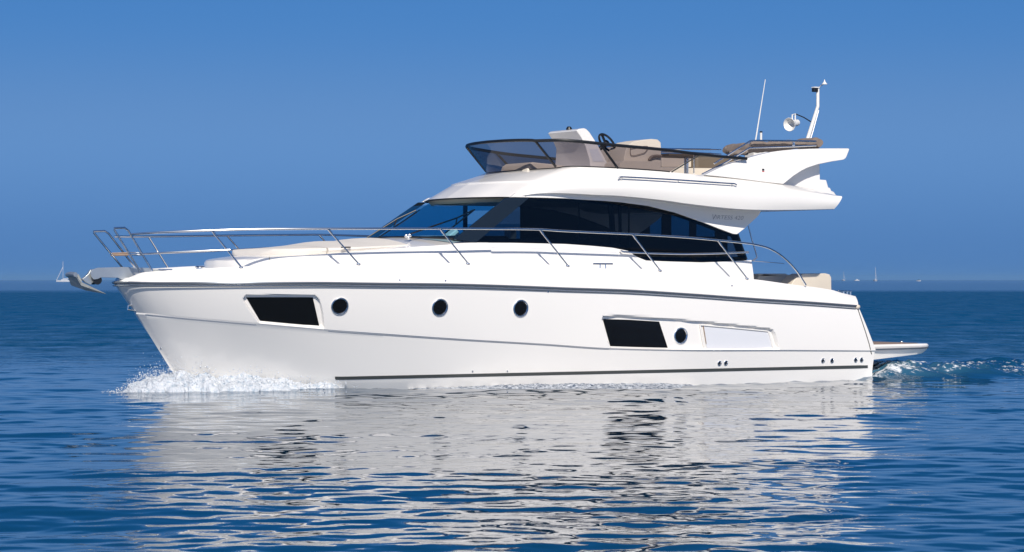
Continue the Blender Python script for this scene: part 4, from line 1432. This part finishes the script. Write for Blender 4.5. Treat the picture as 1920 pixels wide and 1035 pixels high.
    inv = N.new('ShaderNodeMath'); inv.operation = 'MULTIPLY_ADD'; inv.inputs[1].default_value = -.92; inv.inputs[2].default_value = 1
    K.new(sc.outputs[0], inv.inputs[0])
    bo = N.new('ShaderNodeMath'); bo.operation = 'MULTIPLY'; bo.use_clamp = True; bo.inputs[1].default_value = 1.24; K.new(mn.outputs[0], bo.inputs[0])
    mm_ = N.new('ShaderNodeMath'); mm_.operation = 'MULTIPLY'; K.new(bo.outputs[0], mm_.inputs[0]); K.new(inv.outputs[0], mm_.inputs[1])
    ms = N.new('ShaderNodeMixShader'); K.new(mm_.outputs[0], ms.inputs[0]); K.new(b.outputs[0], ms.inputs[1]); K.new(gl.outputs[0], ms.inputs[2])
    K.new(ms.outputs[0], N['Material Output'].inputs['Surface'])
    return m


me.materials.append(water_material())


# ================================================================ foam of the bow wave
def foam_material(name='white_foam', lo=.40, hi=.50, dark=(.36, .43, .50, 1)):
    m = bpy.data.materials.new(name); m.use_nodes = True
    nt = m.node_tree; N, K = nt.nodes, nt.links
    b = N['Principled BSDF']
    b.inputs['Roughness'].default_value = .35
    b.inputs['Subsurface Weight'].default_value = .0
    geo = N.new('ShaderNodeNewGeometry')
    nz = N.new('ShaderNodeTexNoise'); nz.inputs['Scale'].default_value = 14; nz.inputs['Detail'].default_value = 8; nz.inputs['Roughness'].default_value = .75
    K.new(geo.outputs['Position'], nz.inputs['Vector'])
    cr_ = N.new('ShaderNodeValToRGB')
    cr_.color_ramp.elements[0].position = lo; cr_.color_ramp.elements[0].color = dark
    cr_.color_ramp.elements[1].position = hi; cr_.color_ramp.elements[1].color = (.56, .59, .63, 1)
    K.new(nz.outputs['Fac'], cr_.inputs[0]); K.new(cr_.outputs[0], b.inputs['Base Color'])
    bp = N.new('ShaderNodeBump'); bp.inputs['Distance'].default_value = .03; bp.inputs['Strength'].default_value = .8
    n2 = N.new('ShaderNodeTexNoise'); n2.inputs['Scale'].default_value = 40; n2.inputs['Detail'].default_value = 5
    K.new(geo.outputs['Position'], n2.inputs['Vector']); K.new(n2.outputs['Fac'], bp.inputs['Height']); K.new(bp.outputs[0], b.inputs['Normal'])
    return m


M['foam'] = foam_material()
M['thinfoam'] = foam_material('thin_foam', .44, .56, (.07, .10, .15, 1))
M['drop'] = mat('water_drops', (.62, .66, .72), .1)


def bank(u0, u1, top_tab, width_tab, inner_tab, side, seed, nu=760, nw=90):
    """a churned ridge of foam along the waterline; height profile by station"""
    U = np.linspace(u0, u1, nu)[:, None] * np.ones((1, nw)); Qw = np.linspace(0, 1, nw)[None, :] * np.ones((nu, 1))
    top_ = interp_tab(top_tab, U); wd_ = interp_tab(width_tab, U); inn = interp_tab(inner_tab, U)
    jag = .8 + .5 * fbm(U * 4, Qw * 0 + seed, 4, seed)
    V = inn + Qw * wd_ * jag
    st = .28 * np.clip((U - 1.0) / .5, 0, 1)
    prof = np.maximum(np.sin(np.pi * np.clip(st + Qw * (1 - st), 0, 1)), 0) ** .8
    lump = fbm(U * 6, V * 6, 3, seed + 2) - .45
    fine = fbm(U * 22, V * 22, 4, seed + 5) - .47
    W = top_ * prof * (.84 + .5 * lump) + (fine * .09 + (fbm(U * 60, V * 60, 2, seed + 6) - .37) * .018) * np.clip(top_ * 5, .1, 1) * np.sin(np.pi * np.clip(Qw + .1, 0, 1)) - .03
    U2 = U + (fbm(U * 9, V * 9, 3, seed + 8) - .5) * .10
    V2 = V + (fbm(U * 11 + 3, V * 11, 3, seed + 9) - .5) * .12
    return U2, side * V2, W


fm_b = MB(); fm_c = MB()
BK = [
    # port bank: round the stem and back along the hull
    (.1, 3.7, [(.1, .0), (.3, .20), (.6, .33), (.95, .41), (1.25, .38), (1.45, .33), (1.7, .40), (1.95, .38), (2.2, .29), (2.6, .25), (3.0, .19), (3.4, .09), (3.7, .01)],
     [(.1, .4), (.8, .95), (1.6, 1.0), (2.2, .8), (3.0, .5), (3.7, .2)],
     [(.1, -.35), (1.1, -.3), (1.5, .0), (2, .34), (2.5, .62), (3, .88), (3.7, 1.16)], 1, 11),
    (.2, 3.2, [(.2, .0), (.5, .25), (.9, .34), (1.5, .34), (2.2, .25), (3.2, .01)],
     [(.2, .4), (.8, .8), (2, .7), (3.2, .3)],
     [(.2, -.3), (1.1, -.25), (1.5, .0), (2, .34), (2.5, .62), (3.2, 1.0)], -1, 31),
    # thin roll of foam beside midships
    (4.2, 9.7, [(4.2, .0), (4.8, .04), (5.6, .10), (6.5, .13), (7.5, .12), (8.6, .09), (9.7, .0)],
     [(4.2, .2), (5, .6), (6, 1.25), (7.5, 1.15), (9.7, .15)], [(4.2, 1.33), (5.3, 1.56), (6, 1.68), (7.5, 1.8), (9.7, 1.92)], 1, 51),
]
for a in BK:
    U_, V_, W_ = bank(*a)
    off = 0
    if a[0] > 4:
        W_ = W_ + interp_tab([(4.3, .06), (5.6, .01), (6.5, -.02), (7.8, -.02), (9.5, -.01)], U_)
    rows_ = [[(U_[i, j], V_[i, j], W_[i, j]) for j in range(U_.shape[1])] for i in range(U_.shape[0])]
    (fm_b if a[0] < 4 else fm_c).grid(rows_)
foam = mk('bow_wave_foam', [l2w(*p) for p in fm_b.v], fm_b.f, M['foam'], None, local=False, sharp=180)
tag(foam, kind='stuff')
foam2 = mk('waterline_foam', [l2w(*p) for p in fm_c.v], fm_c.f, M['thinfoam'], None, local=False, sharp=180)
tag(foam2, kind='stuff')

# flying drops
dr = MB(); random.seed(9)
octv = [(1, 0, 0), (-1, 0, 0), (0, 1, 0), (0, -1, 0), (0, 0, 1), (0, 0, -1)]
octf = [(0, 2, 4), (2, 1, 4), (1, 3, 4), (3, 0, 4), (2, 0, 5), (1, 2, 5), (3, 1, 5), (0, 3, 5)]
topf = BK[0][2]; innf = BK[0][4]; wdf = BK[0][3]
for k in range(4200):
    u = random.triangular(-.15, 3.5, .8)
    side = 1 if random.random() < .72 else -1
    hmax = float(np.interp(u, [a for a, b in topf], [b for a, b in topf])) + .03
    inn = float(np.interp(u, [a for a, b in innf], [b for a, b in innf])); wd_ = float(np.interp(u, [a for a, b in wdf], [b for a, b in wdf]))
    v = side * (inn + wd_ * random.random())
    w = hmax * (.35 + abs(random.gauss(0, .38)))
    if u > 1.3 and w > hmax: continue
    if u < .6: w *= 1.1
    r = random.choice((.003, .004, .005, .006, .009)) * (1 if w < hmax else .8)
    sc = (r * random.uniform(.8, 1.6), r, r * random.uniform(.8, 1.5))
    p = l2w(u, v, w)
    dr.add([(p.x + a * sc[0], p.y + b * sc[1], p.z + c_ * sc[2]) for a, b, c_ in octv], octf)
spray = mk('bow_spray', dr.v, dr.f, M['drop'], None, local=False, flat=False, sharp=180)
tag(spray, kind='stuff')

# ================================================================ thin sea haze
hz = MB().box((0, 6000, 8.5), (52000, 12300, 19.0))
ho = mk('haze', hz.v, hz.f, M['plastic'], None, local=False, flat=True)
hm = bpy.data.materials.new('sea_haze'); hm.use_nodes = True
hn, hk = hm.node_tree.nodes, hm.node_tree.links
hn.clear()
hout = hn.new('ShaderNodeOutputMaterial'); hv = hn.new('ShaderNodeVolumePrincipled')
hv.inputs['Color'].default_value = (.30, .57, .88, 1)
hv.inputs['Density'].default_value = .00009
hk.new(hv.outputs[0], hout.inputs['Volume'])
ho.data.materials.clear(); ho.data.materials.append(hm)
tag(ho, kind='stuff')
